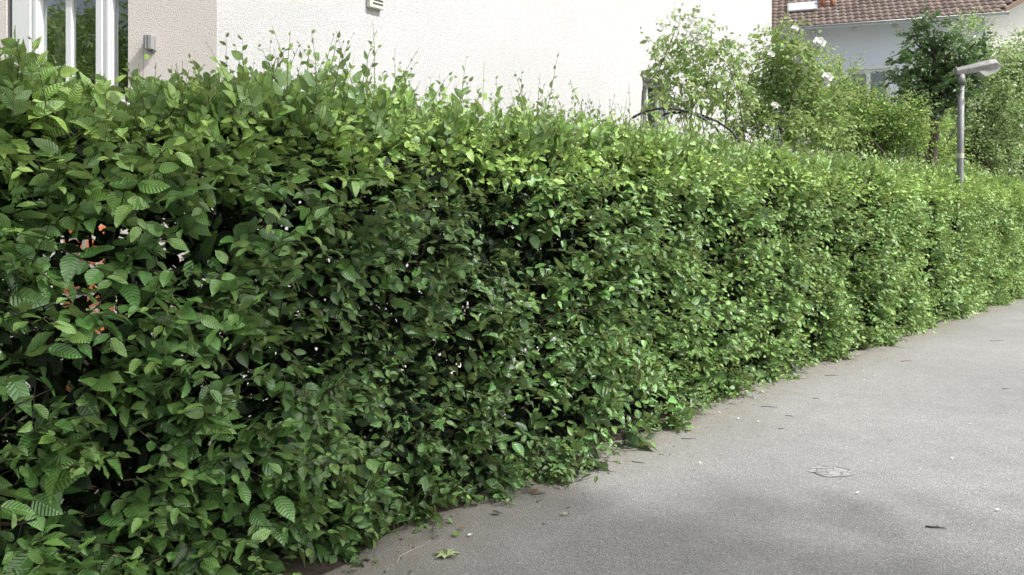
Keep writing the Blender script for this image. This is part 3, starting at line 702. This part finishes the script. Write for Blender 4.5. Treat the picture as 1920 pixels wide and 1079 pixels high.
def plant(name, base, label, cat, clumps, mat, leaf=0.05, per=30, K=6, L=(0.12, 0.26), trunk=None, canes=None, lod=1, group=None, limb_r=(0.02, 0.004), up=0.5, root=None, kw={}, woody='bark', dens=2.3):
    """clumps: list of (centre, radius). Every clump gets leafy shoots and a limb from the trunk."""
    root = root or empty(name, base, label, cat, group)
    C = np.array([c[:3] for c in clumps]); R = np.array([c[3] for c in clumps])
    starts = []
    if trunk:
        pts, rad = trunk; MB().tube(pts, rad, 10).build('trunk', M[woody], root, smooth=True)
        T = np.array(pts)
        for c in C:
            zm = T[0, 2] + 0.52 * (T[-1, 2] - T[0, 2]); U_ = T[T[:, 2] >= zm]; cand = U_[(U_[:, 2] < c[2] - 0.03)]; cand = cand if len(cand) else U_[:1]; lo = max(0, len(cand) - 2)
            starts.append(cand[random.randint(lo, len(cand) - 1)])
    else:
        for c in C: starts.append(np.array(base) + np.array([random.gauss(0, .12), random.gauss(0, .12), 0.02]))
    limbs(starts, C, limb_r[0], limb_r[1], 'branches', M['twig'], root, sag=0.06)
    Os = []; Ds = []
    for c, r in zip(C, R):
        n = max(4, int(per * dens * r * r / 0.06)); d = unit(rnd3(n)); rr = r * RNG.uniform(0.15, 1.0, (n, 1)) ** 0.6
        Os.append(c + d * rr * np.array([1, 1, 0.75])); Ds.append(d + np.array([0, 0, up]) + rnd3(n, 0.4))
    O = np.concatenate(Os); D = np.concatenate(Ds)
    sh = shoots(O, D, RNG.uniform(L[0], L[1], len(O)), K, leaf * RNG.uniform(0.8, 1.2, len(O)), unit(D), **kw)
    leaf_obj('foliage' if cat != 'tree' else 'crown', [shoot_leaves(sh, lod)], mat, root)
    tubes('twigs', sh['TW'], sh['TR'], M['twig'], root)
    return root
def clump_cloud(c, rx, ry, rz, n, r0, r1, hollow=0.3):
    out = []
    for i in range(n):
        d = unit(RNG.normal(size=3)); k = RNG.uniform(hollow, 1.0) ** 0.7
        out.append((c[0] + d[0] * rx * k, c[1] + d[1] * ry * k, c[2] + d[2] * rz * k, RNG.uniform(r0, r1)))
    return out

def rose_flower(c, r, parent):
    mb = MB()
    for ring, (nn_, tilt, rad) in enumerate(((6, 0.45, 1.0), (6, 0.85, 0.85), (5, 1.15, 0.6))):
        for i in range(nn_):
            th = 2 * math.pi * (i + ring * .5) / nn_ + random.uniform(-.15, .15); ca, sa = math.cos(th), math.sin(th)
            V = []
            for v_ in (0, .35, .7, 1):
                for u_ in (-1, 0, 1):
                    w = .48 * math.sin(math.pi * (0.15 + v_ * .72)) * u_; h = rad * v_ * math.sin(tilt + v_ * .3) - 0.12 * v_ ** 3 * (1 if ring == 0 else 0); d = rad * v_ * math.cos(tilt) + .04 - abs(u_) * .08
                    X_, Y_, Z_ = ca * d - sa * w, sa * d + ca * w, h + .08 * abs(u_); V.append((c[0] + r * X_, c[1] - r * (Z_ * .85 - Y_ * .5), c[2] + r * (Y_ * .85 + Z_ * .5)))
            Fc = [(k * 3 + j, k * 3 + j + 1, k * 3 + j + 4, k * 3 + j + 3) for k in range(3) for j in range(2)]
            mb.add(V, Fc)
    return mb.build('flower', M['petal'], parent, smooth=True)

# climbing rose over the iron arch, against the white wall
Yr = 8.6
rb = at(1368, 300, Yr + 0.1); rb.z = 0.0
cl = []
for px, py, r in ((1245, 118, .2), (1265, 60, .15), (1290, 35, .09), (1300, 100, .2), (1275, 150, .22), (1330, 80, .15), (1340, 130, .2), (1320, 165, .2), (1250, 165, .16), (1240, 195, .12),
                  (1370, 95, .10), (1375, 140, .16), (1300, 185, .16), (1350, 190, .14), (1225, 90, .08), (1385, 190, .14), (1375, 225, .13), (1280, 205, .11), (1400, 110, .08), (1335, 55, .07)):
    p = at(px, py, Yr + random.uniform(-.3, .3)); cl.append((p.x, p.y, p.z, r))
rose = plant('climbing_rose', tuple(rb), 'loose tall climbing rose with white blooms spreading over the black iron arch', 'rose bush', cl, M['rose'], dens=2.6, leaf=0.078, per=24, K=5, L=(0.10, 0.24), lod=1, limb_r=(0.013, 0.003), up=0.15, woody='twig', kw=dict(droop=0.8, young1=0.5))
for px, py in ((1268, 52), (1290, 48), (1302, 62), (1283, 66), (1238, 58), (1318, 88), (1390, 128), (1358, 150), (1310, 75), (1296, 78)):
    p = at(px, py, Yr - .15 + random.uniform(-.15, .1)); rose_flower(p, random.uniform(.055, .08), rose)
# iron arch: two parallel bowed tubes with their uprights
arch = empty('rose_arch', tuple(at(1290, 393, 8.3) - Vector((0, 0, EYE))), 'black iron rose arch of two bowed tubes below the climbing rose', 'arch')
def arc_pts(xs, Yo): return [at(px, py, Yo) for px, py in xs]
for xs, Yo in (([(1172, 235), (1188, 220), (1210, 209), (1235, 204), (1262, 204), (1290, 210), (1318, 222), (1342, 240), (1358, 262), (1366, 290)], 8.15), ([(1195, 262), (1206, 240), (1225, 223), (1252, 213), (1282, 211), (1312, 215), (1345, 228), (1370, 245), (1386, 265), (1392, 290)], 8.55)):
    P_ = arc_pts(xs, Yo); P_ = [Vector((P_[0].x - .05, P_[0].y, 0.0)), Vector((P_[0].x - .03, P_[0].y, 1.9))] + P_ + [Vector((P_[-1].x + .01, P_[-1].y, 0.0))]
    MB().tube(P_, 0.013, 8).build('bow', M['black_iron'], arch, smooth=True)
MB().tube([at(1205, 211, 8.15), at(1225, 223, 8.55)], 0.009, 6).build('crossbar', M['black_iron'], arch)
MB().tube([at(1318, 222, 8.15), at(1345, 228, 8.55)], 0.009, 6).build('crossbar', M['black_iron'], arch)
MB().tube([at(1199, 240, 8.2) , at(1215, 236, 8.5)], 0.009, 6).build('crossbar', M['black_iron'], arch)

def px_clumps(lst, Y, jy=.3):
    out = []
    for px, py, r in lst:
        p = at(px, py, Y + random.uniform(-jy, jy)); out.append((p.x, p.y, p.z, r))
    return out
# second, denser rose shrub
b = at(1480, 300, 9.8); b.z = 0
cl = px_clumps([(1440, 85, .17), (1470, 70, .13), (1460, 120, .22), (1500, 110, .2), (1435, 150, .2), (1480, 160, .25), (1520, 150, .2), (1445, 200, .24), (1500, 210, .26), (1540, 190, .2), (1410, 220, .2), (1455, 245, .26),
                (1510, 255, .26), (1550, 240, .22), (1425, 180, .16), (1530, 105, .12), (1400, 255, .18), (1560, 270, .2)], 9.8)
rose2 = plant('rose_shrub', tuple(b), 'bushy rose shrub with large white roses in front of the blue house', 'rose bush', cl, M['rose'], leaf=0.082, per=34, K=6, L=(0.12, 0.28), lod=1, limb_r=(0.014, 0.004), up=0.5, kw=dict(droop=0.5, young1=0.8))
for px, py, r in ((1535, 84, .085), (1528, 92, .06), (1494, 116, .08), (1550, 148, .075), (1548, 160, .05), (1452, 200, .05), (1445, 105, .05), (1508, 96, .045), (1490, 50 + 6, .05)):
    rose_flower(at(px, py, 9.45), r, rose2)
# bright shrub in the middle, dark inside
b = at(1615, 300, 11.6); b.z = 0
cl = px_clumps([(1570, 150, .26), (1600, 195, .24), (1560, 190, .3), (1610, 200, .32), (1590, 235, .34), (1640, 215, .22), (1665, 225, .24), (1640, 245, .34), (1680, 245, .3), (1555, 245, .32), (1530, 215, .24), (1695, 215, .24), (1700, 270, .3), (1620, 280, .34), (1560, 285, .3), (1660, 290, .3), (1510, 180, .2)], 11.6, .4)
plant('garden_shrub', tuple(b), 'bright green bushy shrub between the rose shrub and the round tree', 'shrub', cl, M['shrub'], leaf=0.06, per=42, K=7, L=(0.18, 0.38), lod=1, limb_r=(0.02, 0.005), up=0.5, kw=dict(young1=0.9))
b = at(1690, 300, 12.6); b.z = 0
cl = px_clumps([(1720, 190, .26), (1700, 225, .3), (1740, 230, .3), (1760, 260, .3), (1715, 265, .34), (1680, 285, .34), (1765, 200, .26), (1640, 270, .34), (1770, 300, .3), (1730, 300, .3)], 13.0, .3)
plant('garden_shrub', tuple(b), 'darker leafy shrub standing behind the trunk of the round tree', 'shrub', cl, M['shrub'], leaf=0.075, per=20, K=7, L=(0.18, 0.38), lod=2, limb_r=(0.02, 0.005), up=0.4, kw=dict(young1=0.9))

# round-headed small tree beside the lamp
Yt = 11.9; tb = at(1748, 320, Yt); tb.z = 0
tp = [tuple(tb), tuple(at(1749, 330, Yt)), tuple(at(1748, 290, Yt)), tuple(at(1752, 250, Yt)), tuple(at(1750, 225, Yt)), tuple(at(1746, 205, Yt)), tuple(at(1748, 160, Yt)), tuple(at(1752, 110, Yt)), tuple(at(1745, 70, Yt))]
cl = px_clumps([(1715, 75, .22), (1750, 60, .22), (1735, 42, .15), (1790, 90, .24), (1820, 95, .2), (1700, 115, .24), (1735, 105, .28), (1770, 120, .3), (1805, 130, .22), (1680, 130, .15), (1715, 150, .24), (1755, 160, .3),
                (1790, 165, .26), (1740, 195, .22), (1775, 200, .2), (1705, 180, .18), (1830, 80, .12), (1765, 85, .2), (1688, 160, .13), (1800, 195, .14), (1815, 155, .16)], Yt, .35)
tree = plant('round_tree', tuple(tb), 'small dark round-headed tree with a thin trunk beside the street lamp', 'tree', cl, M['topiary'], dens=1.0, leaf=0.092, per=40, K=7, L=(0.10, 0.26), lod=1,
             trunk=(tp, [.085, .075, .07, .062, .06, .045, .035, .025, .014]), limb_r=(0.03, 0.007), up=0.0, kw=dict(droop=0.3, young1=0.6, face_up=2.0))
MB().tube([at(1750, 228, Yt), at(1758, 215, Yt), at(1768, 198, Yt - .05), at(1778, 180, Yt - .1)], [.04, .032, .026, .018], 8).build('fork', M['bark'], tree, smooth=True)

# light small-leaved trees at the right
def loose_tree(px, Y, pys, spread, label, n=26, mat='birch', leaf=.085, per=26, seed=0):
    b = at(px, 393, Y); b.z = 0
    top_ = at(px, pys, Y)
    pts = [tuple(b)] + [(b.x + random.gauss(0, .04) * i, b.y, top_.z * i / 7) for i in range(1, 8)]
    cl = []
    for i in range(n):
        z_ = random.uniform(1.3, top_.z); k = 1 - max(0, (z_ - 2.4)) / (top_.z - 2.0) * 0.75
        cl.append((b.x + random.gauss(0, spread * k * .55), b.y + random.gauss(0, spread * .4), z_, random.uniform(.2, .36)))
    return plant('garden_tree', tuple(b), label, 'tree', cl, M[mat], leaf=leaf, per=per, dens=3.2, K=6, L=(0.2, 0.42), lod=3, trunk=(pts, [.06, .055, .05, .042, .035, .026, .018, .01]), limb_r=(0.018, 0.004), up=0.35, group='light-leaved trees behind the lamp', kw=dict(young1=1.0, droop=0.5))
loose_tree(1850, 14.2, 90, 1.0, 'pale loose-leaved tree directly behind the street lamp head', n=30)
loose_tree(1925, 15.2, 95, 1.1, 'pale loose-leaved tree at the right edge of the photo', n=34)
loose_tree(1790, 15.5, 60, .55, 'slim pale tree rising between round tree and lamp', n=16)
b = at(1870, 393, 16.5); b.z = 0
plant('dark_shrub', tuple(b), 'dark dense shrub low behind the pale trees', 'shrub', px_clumps([(1800, 300, .4), (1840, 300, .4), (1880, 310, .45), (1915, 300, .45), (1860, 260, .4), (1900, 250, .4), (1820, 260, .35), (1940, 270, .4)], 16.2, .4), M['shrub'], leaf=.08, per=22, K=6, L=(.2, .4), lod=3)

# grey wooden posts in the garden
def post(px, py, Y, w, h, label):
    p = at(px, py, Y); e = empty('garden_post', (p.x, p.y, 0), label, 'post', 'weathered posts in the garden')
    MB().box((p.x - w / 2, p.y - w / 2, 0), (w, 0, 0), (0, w, 0), (0, 0, p.z)).build('post_shaft', M['wood'], e, bevel=.006)
    MB().box((p.x - w / 2 - .02, p.y - w / 2 - .02, p.z + .002), (w + .04, 0, 0), (0, w + .04, 0), (0, 0, .03)).build('post_cap', M['wood'], e, bevel=.006)
post(1638, 244, 11.75, .06, 1, 'weathered grey wooden post half hidden by the bright shrub')
post(1830, 333, 12.9, .2, 1, 'short thick post just right of the lamp pole')

# ------------------------------------------------------------------ street lamp
Yl = 11.35; lb_ = at(1799, 393, Yl); lb_.z = 0
lamp_o = empty('street_lamp', tuple(lb_), 'grey street lamp with angled flat head rising out of the hedge', 'street lamp')
topz = at(1802, 143, Yl).z
MB().tube([(lb_.x, lb_.y, 0), (lb_.x, lb_.y, 1.2), (lb_.x + .012, lb_.y, 2.4), (lb_.x + .025, lb_.y, topz - .1)], [.048, .046, .044, .042], 18).build('pole', M['zinc'], lamp_o, smooth=True)
MB().tube([(lb_.x + .025, lb_.y, topz - .12), (lb_.x + .026, lb_.y, topz + .02)], [.054, .05], 18).build('collar', M['lampgrey'], lamp_o, smooth=True)
h0 = at(1790, 148, Yl); 
hd = MB()                                                      # lofted head: narrow neck, wide flattened body, sloping nose
def ring(px, pyt, pyb, hw, Y=Yl):
    t_, b_ = at(px, pyt, Y), at(px, pyb, Y)
    return [Vector((b_.x, b_.y - hw * .8, b_.z)), Vector((t_.x, t_.y - hw, (t_.z + b_.z) / 2 + .01)), Vector((t_.x, t_.y - hw * .55, t_.z)), Vector((t_.x, t_.y + hw * .55, t_.z)), Vector((t_.x, t_.y + hw, (t_.z + b_.z) / 2 + .01)), Vector((b_.x, b_.y + hw * .8, b_.z))]
rings = [ring(1791, 128, 142, .045), ring(1804, 125, 141, .06), ring(1831, 118, 138, .09), ring(1850, 114, 134, .11), ring(1862, 112, 131, .11), ring(1874, 125, 129, .08)]
V = [p for r in rings for p in r]; Fc = [(i * 6 + k, i * 6 + (k + 1) % 6, (i + 1) * 6 + (k + 1) % 6, (i + 1) * 6 + k) for i in range(5) for k in range(6)] + [(5, 4, 3, 2, 1, 0), tuple(range(30, 36))]
hd.add(V, Fc); ho = hd.build('lamp_head', M['lampgrey'], lamp_o, bevel=.008)
dg = MB(); rr = [[at(1829, 136, Yl), at(1843, 145, Yl)], [at(1870, 128, Yl), at(1865, 137, Yl)]]
V = []
for (a, b_), hw in zip(rr, (.085, .085)): V += [a + Vector((0, -hw, 0)), b_ + Vector((0, -hw * .8, 0)), b_ + Vector((0, hw * .8, 0)), a + Vector((0, hw, 0))]
dg.add(V, [(0, 1, 5, 4), (1, 2, 6, 5), (2, 3, 7, 6), (0, 3, 2, 1), (4, 5, 6, 7)])
dg.build('lamp_cover', plain('milky_lamp_cover', (0.5, 0.5, 0.47), 0.25), lamp_o)
# small paper sticker on the pole
MB().tube([(lb_.x + .012, lb_.y, at(0, 297, Yl).z), (lb_.x + .012, lb_.y, at(0, 288, Yl).z)], .0475, 18, cap=False).build('sticker', M['cream'], lamp_o, smooth=True)

# ------------------------------------------------------------------ garden things glimpsed through the hedge
def gl(px, Y): p = at(px, 393, Y); return p
bp_ = gl(165, 4.3)
pil = empty('brick_pillar', (bp_.x, bp_.y, 0), 'orange brick pillar glimpsed through the hedge below the window', 'pillar')
MB().box((bp_.x - .05, bp_.y - .15, 0), (.12, 0, 0), (0, .30, 0), (0, 0, 1.92)).build('shaft', M['brick'], pil, bevel=.004)
MB().box((bp_.x - .08, bp_.y - .18, 1.922), (.18, 0, 0), (0, .36, 0), (0, 0, .05)).build('cap', M['terrawood'], pil, bevel=.006)
pp = gl(255, 4.6)
pot = empty('flower_pot', (pp.x, pp.y, 0), 'terracotta pot with purple flowers behind the hedge', 'flower pot')
mb = MB(); mb.tube([(pp.x, pp.y, z_) for z_ in (0, .02, .3, .32, .38, .385)], [.11, .12, .17, .19, .195, .17], 20); mb.build('pot', M['clay'], pot, smooth=True)
cl = [(pp.x + random.gauss(0, .1), pp.y + random.gauss(0, .1), random.uniform(.5, 1.35), .14) for i in range(12)]
plant('x', (pp.x, pp.y, .35), '', 'p', cl, M['shrub'], leaf=.04, per=20, K=5, lod=2, root=pot)
for i in range(7):
    c = cl[i]; mb = MB()
    for k in range(6):
        th = k * math.pi / 3; d = Vector((math.cos(th), -.5, math.sin(th))); e = Vector((-math.sin(th), 0, math.cos(th))); o_ = Vector((c[0], c[1] - .14, c[2]))
        mb.add([o_, o_ + d * .018 + e * .01, o_ + d * .03, o_ + d * .018 - e * .01], [(0, 1, 2, 3)])
    mb.build('blossom', M['purple'], pot)
# dark balcony box below the window sill
bx = MB(); bx.box(wp(0.72, 2.07, 0.10), WD * 1.25, UP * 0.17, WN * 0.2); e = bx.build('window_box', M['terrawood'], None, bevel=.01)
tag(e, 'dark red-brown window box below the large white window', 'window box')
o = np_mesh('bounce_sheet', [(3.5, 18.6, .0), (12.5, 12.8 + 3.0, .0), (16, 19.5, .0), (6.0, 22.5, .0)], [(0, 1, 2, 3)], plain('pale_bounce', (.62, .6, .56), .9, var=.1, scale=4)); o['kind'] = 'structure'  # unseen pale sheet, added to bounce sunlight on to the neighbouring wall
# small garden paving between house and hedge
o = np_mesh('patio', [tuple(HCn + HD * -3 + HN * 2.4), tuple(HCn + HD * 9 + HN * 2.4), tuple(HCn + HD * 9 - HN * .1), tuple(HCn + HD * -3 - HN * .1)], [(0, 1, 2, 3)], plain('pale_paving', (.5, .48, .44), .85, var=.1, scale=3)); o['kind'] = 'structure'
o.location.z = -0.004

# ------------------------------------------------------------------ litter on the lane
def flat_leaf(px, py, length, ang, mat, label, group, curl=.15, wid=1.0, kind='fallen_leaf', cat='leaf'):
    Y = F * EYE / (py - HZ); p = at(px, py, Y); p.z = 0.006
    d = leaf_data(np.array([[p.x, p.y, p.z + .004]]), np.array([[math.cos(ang), math.sin(ang), .12]]), np.array([[.05, 0, 1.0]]), np.array([length]), np.array([.5]), np.array([.3]), 0, curl=curl, wid=wid)
    d['V'][:, 2] = np.maximum(d['V'][:, 2], .006)
    o = np_mesh(kind, d['V'], d['Q'], mat, uv=d['uv'], attrs={'rnd': d['rnd'], 'young': d['young']}, smooth=True)
    return tag(o, label, cat, group)
# pale maple leaf
Ym = F * EYE / (1046 - HZ); mp = at(838, 1046, Ym); mp.z = .008; mb = MB()
out = []
for k, (an, r) in enumerate(((-100, .012), (-60, .028), (-35, .05), (-18, .026), (5, .07), (22, .032), (50, .076), (68, .032), (95, .082), (112, .034), (140, .072), (160, .03), (185, .055), (205, .028), (235, .03))):
    out.append((mp.x + r * math.cos(math.radians(an + 20)), mp.y + r * math.sin(math.radians(an + 20)), mp.z + .012 * (k % 2)))
V = [tuple(mp)] + out; mb.add(V, [(0, i, i + 1) for i in range(1, len(out))])
mo = mb.build('maple_leaf', M['maple'], None); tag(mo, 'pale green maple leaf lying on the asphalt at the bottom', 'leaf')
flat_leaf(993, 927, .055, .3, M['deadleaf'], 'orange-brown dry leaf at the hedge foot', 'dry leaves on the lane')
flat_leaf(938, 967, .045, 2.8, M['darktwig'], 'dark curled dead leaf left of the dry twig', 'dry leaves on the lane', curl=.5)
flat_leaf(1050, 968, .05, .1, M['straw'], 'pale thin straw-coloured leaf on the shaded asphalt', 'dry leaves on the lane', wid=.5)
flat_leaf(876, 1008, .028, .4, M['petal'], 'small white petal near the maple leaf', 'white petals on the lane')
flat_leaf(872, 995, .04, 3.0, M['deadleaf'], 'small brown leaf just above the white petal', 'dry leaves on the lane', wid=.5)
flat_leaf(853, 1010, .05, 1.3, M['hedge'], 'small green leaf fallen beside the white petal', 'green leaves on the lane')
flat_leaf(950, 944, .03, 1.0, M['straw'], 'tiny pale leaf between dead leaf and hedge', 'dry leaves on the lane')
for i, (px, py) in enumerate(((1414, 749), (1385, 788), (1572, 743), (1820, 797), (1347, 775), (1605, 928), (1600, 690), (1622, 698), (1640, 706), (1618, 714), (1420, 793), (1314, 872), (1875, 960), (1785, 861))):
    flat_leaf(px, py, .022, i * 1.3, M['petal'], 'small white petal scattered on the asphalt', 'scattered white petals')
def twig(px, py, length, ang, label, r=.002, group='dark twigs on the lane', mat='darktwig'):
    Y = F * EYE / (py - HZ); p = at(px, py, Y); d = Vector((math.cos(ang), math.sin(ang), 0)); nrm = Vector((-d.y, d.x, 0))
    pts = [Vector((p.x, p.y, r + .002)) + d * (t_ - .5) * length + nrm * random.gauss(0, length * .05) for t_ in (0, .25, .5, .75, 1)]
    mb = MB(); mb.tube(pts, [r, r * 1.1, r, r * .8, r * .5], 6); q = pts[2]; mb.tube([q, q + d * length * .22 + nrm * length * .18 + UP * .004], [r * .6, r * .3], 5)
    o = mb.build('twig', M[mat], None, smooth=True); return tag(o, label, 'twig', group)
twig(1754, 991, .085, -.25, 'short thick black twig alone on the right of the lane', r=.004)
for i, (px, py, l, a) in enumerate(((1292, 824, .12, -.1), (1355, 799, .09, -.6), (1442, 764, .14, -.5), (1560, 705, .16, .1), (1610, 725, .1, .7), (1480, 781, .07, -.3), (1465, 805, .05, .2), (1560, 765, .06, .1), (1530, 748, .07, 0), (1885, 730, .08, .1), (1895, 832, .06, -.5), (1197, 868, .1, -.4), (1010, 928, .09, .2), (1275, 900, .06, .8), (1700, 678, .16, .2), (1870, 640, .2, .1), (1590, 966, .04, 1))):
    if i % 3 == 1: continue
    twig(px, py, l * .8, a, 'thin dark twig scattered on the asphalt near the hedge', group='thin scattered twigs')
twig(772, 1035, .26, 1.0, 'long dry straw stalk near the bottom of the hedge', r=.0016, mat='straw', group='dry straw')
# crumbs of bark and grit along the hedge foot
n = 900; s = RNG.uniform(1.5, HL - 2, n); t = htan(s); nn = np.column_stack([t[:, 1], -t[:, 0]]); off = RNG.exponential(.13, n)
P = np.column_stack([hpt(s) + nn * off[:, None], np.full(n, .004)])
tet = np.array([[1, 0, 0], [-.5, .8, 0], [-.5, -.8, 0], [0, 0, .5]]); szs = RNG.uniform(.002, .008, n); an = RNG.uniform(0, 6.28, n)
ca, sa = np.cos(an), np.sin(an); el = RNG.uniform(.6, 2.6, n)
X = tet[None, :, 0] * szs[:, None] * el[:, None]; Yy = tet[None, :, 1] * szs[:, None]
V = np.stack([P[:, None, 0] + X * ca[:, None] - Yy * sa[:, None], P[:, None, 1] + X * sa[:, None] + Yy * ca[:, None], P[:, None, 2] + tet[None, :, 2] * szs[:, None]], -1).reshape(-1, 3)
Q = (np.array([[0, 1, 3], [1, 2, 3], [2, 0, 3]])[None] + (np.arange(n) * 4)[:, None, None]).reshape(-1, 3)
o = np_mesh('leaf_crumbs', V, Q, M['darktwig']); tag(o, 'dark crumbs of bark and leaf along the foot of the hedge', 'debris', kind='stuff')

# broken survey cover set in the asphalt
Yc = F * EYE / (885 - HZ); cc = at(1557, 885, Yc); cc.z = 0
cov = empty('patched_cover', (cc.x, cc.y, 0), 'cracked pale cover with broken edge set in the asphalt', 'cover')
mb = MB(); N_ = 18; V = [(cc.x, cc.y, .007)]
for i in range(N_):
    th = 2 * math.pi * i / N_; r = .095 * random.uniform(.8, 1.12); V.append((cc.x + r * 1.25 * math.cos(th), cc.y + r * 1.05 * math.sin(th), .004))
mb.add(V, [(0, i + 1, (i + 1) % N_ + 1) for i in range(N_)]); mb.build('cover_plate', M['patch'], cov)
for i in range(8):
    x0 = cc.x - .1 + (i % 4) * .022 + (i // 4) * .04; y0 = cc.y - .03 + (i // 4) * .06
    MB().box((x0, y0, .0045), (.03, .008, 0), (-.003, .006, 0), (0, 0, .0035)).build('rib', M['lampgrey'], cov)
for pts in (((.02, -.088), (.05, -.075), (.085, -.07), (.11, -.06)), ((-.02, .085), (.02, .07), (.06, .072), (.1, .04), (.12, .01)), ((-.09, -.05), (-.05, -.065), (0, -.06))):
    MB().tube([(cc.x + a, cc.y + b_, .006) for a, b_ in pts], .0022, 5).build('crack_edge', M['lampgrey'], cov)

# ------------------------------------------------------------------ trees across the lane (shade the near hedge, mirror in the panes)
def big_tree(base, lean, top_, rad, n, label, per, leaf=.11, clr=(.45, .8), flat=.7, seed=1):
    b = Vector(base); t_ = Vector(top_)
    pts = [b + (t_ - b) * k + Vector((0, 0, 0)) + Vector(lean) * math.sin(k * 3.14) for k in (0, .15, .35, .55, .75, .9)]
    cl = clump_cloud(top_, rad[0], rad[1], rad[2], n, clr[0], clr[1])
    return plant('lane_tree', base, label, 'tree', cl, M['shrub'], leaf=leaf, per=per, dens=1.0, K=7, L=(.3, .6), lod=3, trunk=([tuple(p) for p in pts], [.2, .17, .14, .12, .09, .05]), limb_r=(.05, .012), kw=dict(young1=.4), group='tall trees across the lane')
big_tree((9.2, -6.6, 0), (.0, 0, 0), (8.9, -2.7, 13.6), (3.6, 2.3, 1.2), 75, 'broad tree across the lane shading the near hedge', 11)
big_tree((14.6, -6.0, 0), (0, 0, 0), (13.4, -2.9, 14.2), (2.6, 2.0, 1.0), 26, 'thinner tree across the lane shading the asphalt', 4)
big_tree((-9.6, -0.8, 0), (0, 0, 0), (-9.4, -0.6, 3.1), (2.8, 2.2, 2.1), 60, 'tree standing behind the viewer, mirrored in the window', 12, leaf=.14)
big_tree((-13.8, -4.5, 0), (0, 0, 0), (-13.5, -4.2, 3.5), (3.4, 2.6, 2.7), 60, 'wide tree behind the viewer on the garden side', 12, leaf=.14)

# ------------------------------------------------------------------ light, sky, camera
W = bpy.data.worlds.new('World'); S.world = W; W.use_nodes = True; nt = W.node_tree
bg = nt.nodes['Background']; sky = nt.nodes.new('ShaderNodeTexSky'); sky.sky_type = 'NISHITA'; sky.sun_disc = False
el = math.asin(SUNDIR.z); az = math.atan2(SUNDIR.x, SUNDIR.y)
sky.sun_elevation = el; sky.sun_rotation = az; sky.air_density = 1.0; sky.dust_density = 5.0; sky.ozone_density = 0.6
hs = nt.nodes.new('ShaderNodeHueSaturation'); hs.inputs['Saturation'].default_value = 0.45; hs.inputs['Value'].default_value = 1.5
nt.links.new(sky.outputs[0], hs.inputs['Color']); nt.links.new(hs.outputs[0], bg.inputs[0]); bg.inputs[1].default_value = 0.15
sun = bpy.data.lights.new('sun', 'SUN'); sun.energy = 4.7; sun.angle = math.radians(0.8); sun.color = (1.0, 0.985, 0.96)
so = bpy.data.objects.new('sun', sun); COL.objects.link(so); so.location = (8, 0, 14)
so.rotation_euler = SUNDIR.to_track_quat('Z', 'Y').to_euler()
cam = bpy.data.cameras.new('camera'); co = bpy.data.objects.new('camera', cam); COL.objects.link(co)
cam.sensor_width = 36.0; cam.lens = 36.0 * F / 1920; cam.clip_end = 500; cam.clip_start = 0.05
cam.shift_y = -(539.5 - HZ) / 1920
co.location = (0, 0, EYE); co.rotation_euler = (math.radians(90), 0, 0); S.camera = co
S.view_settings.view_transform = 'Standard'; S.view_settings.look = 'None'; S.view_settings.exposure = 0
S.render.engine = 'CYCLES'; S.cycles.max_bounces = 8; S.cycles.transparent_max_bounces = 12
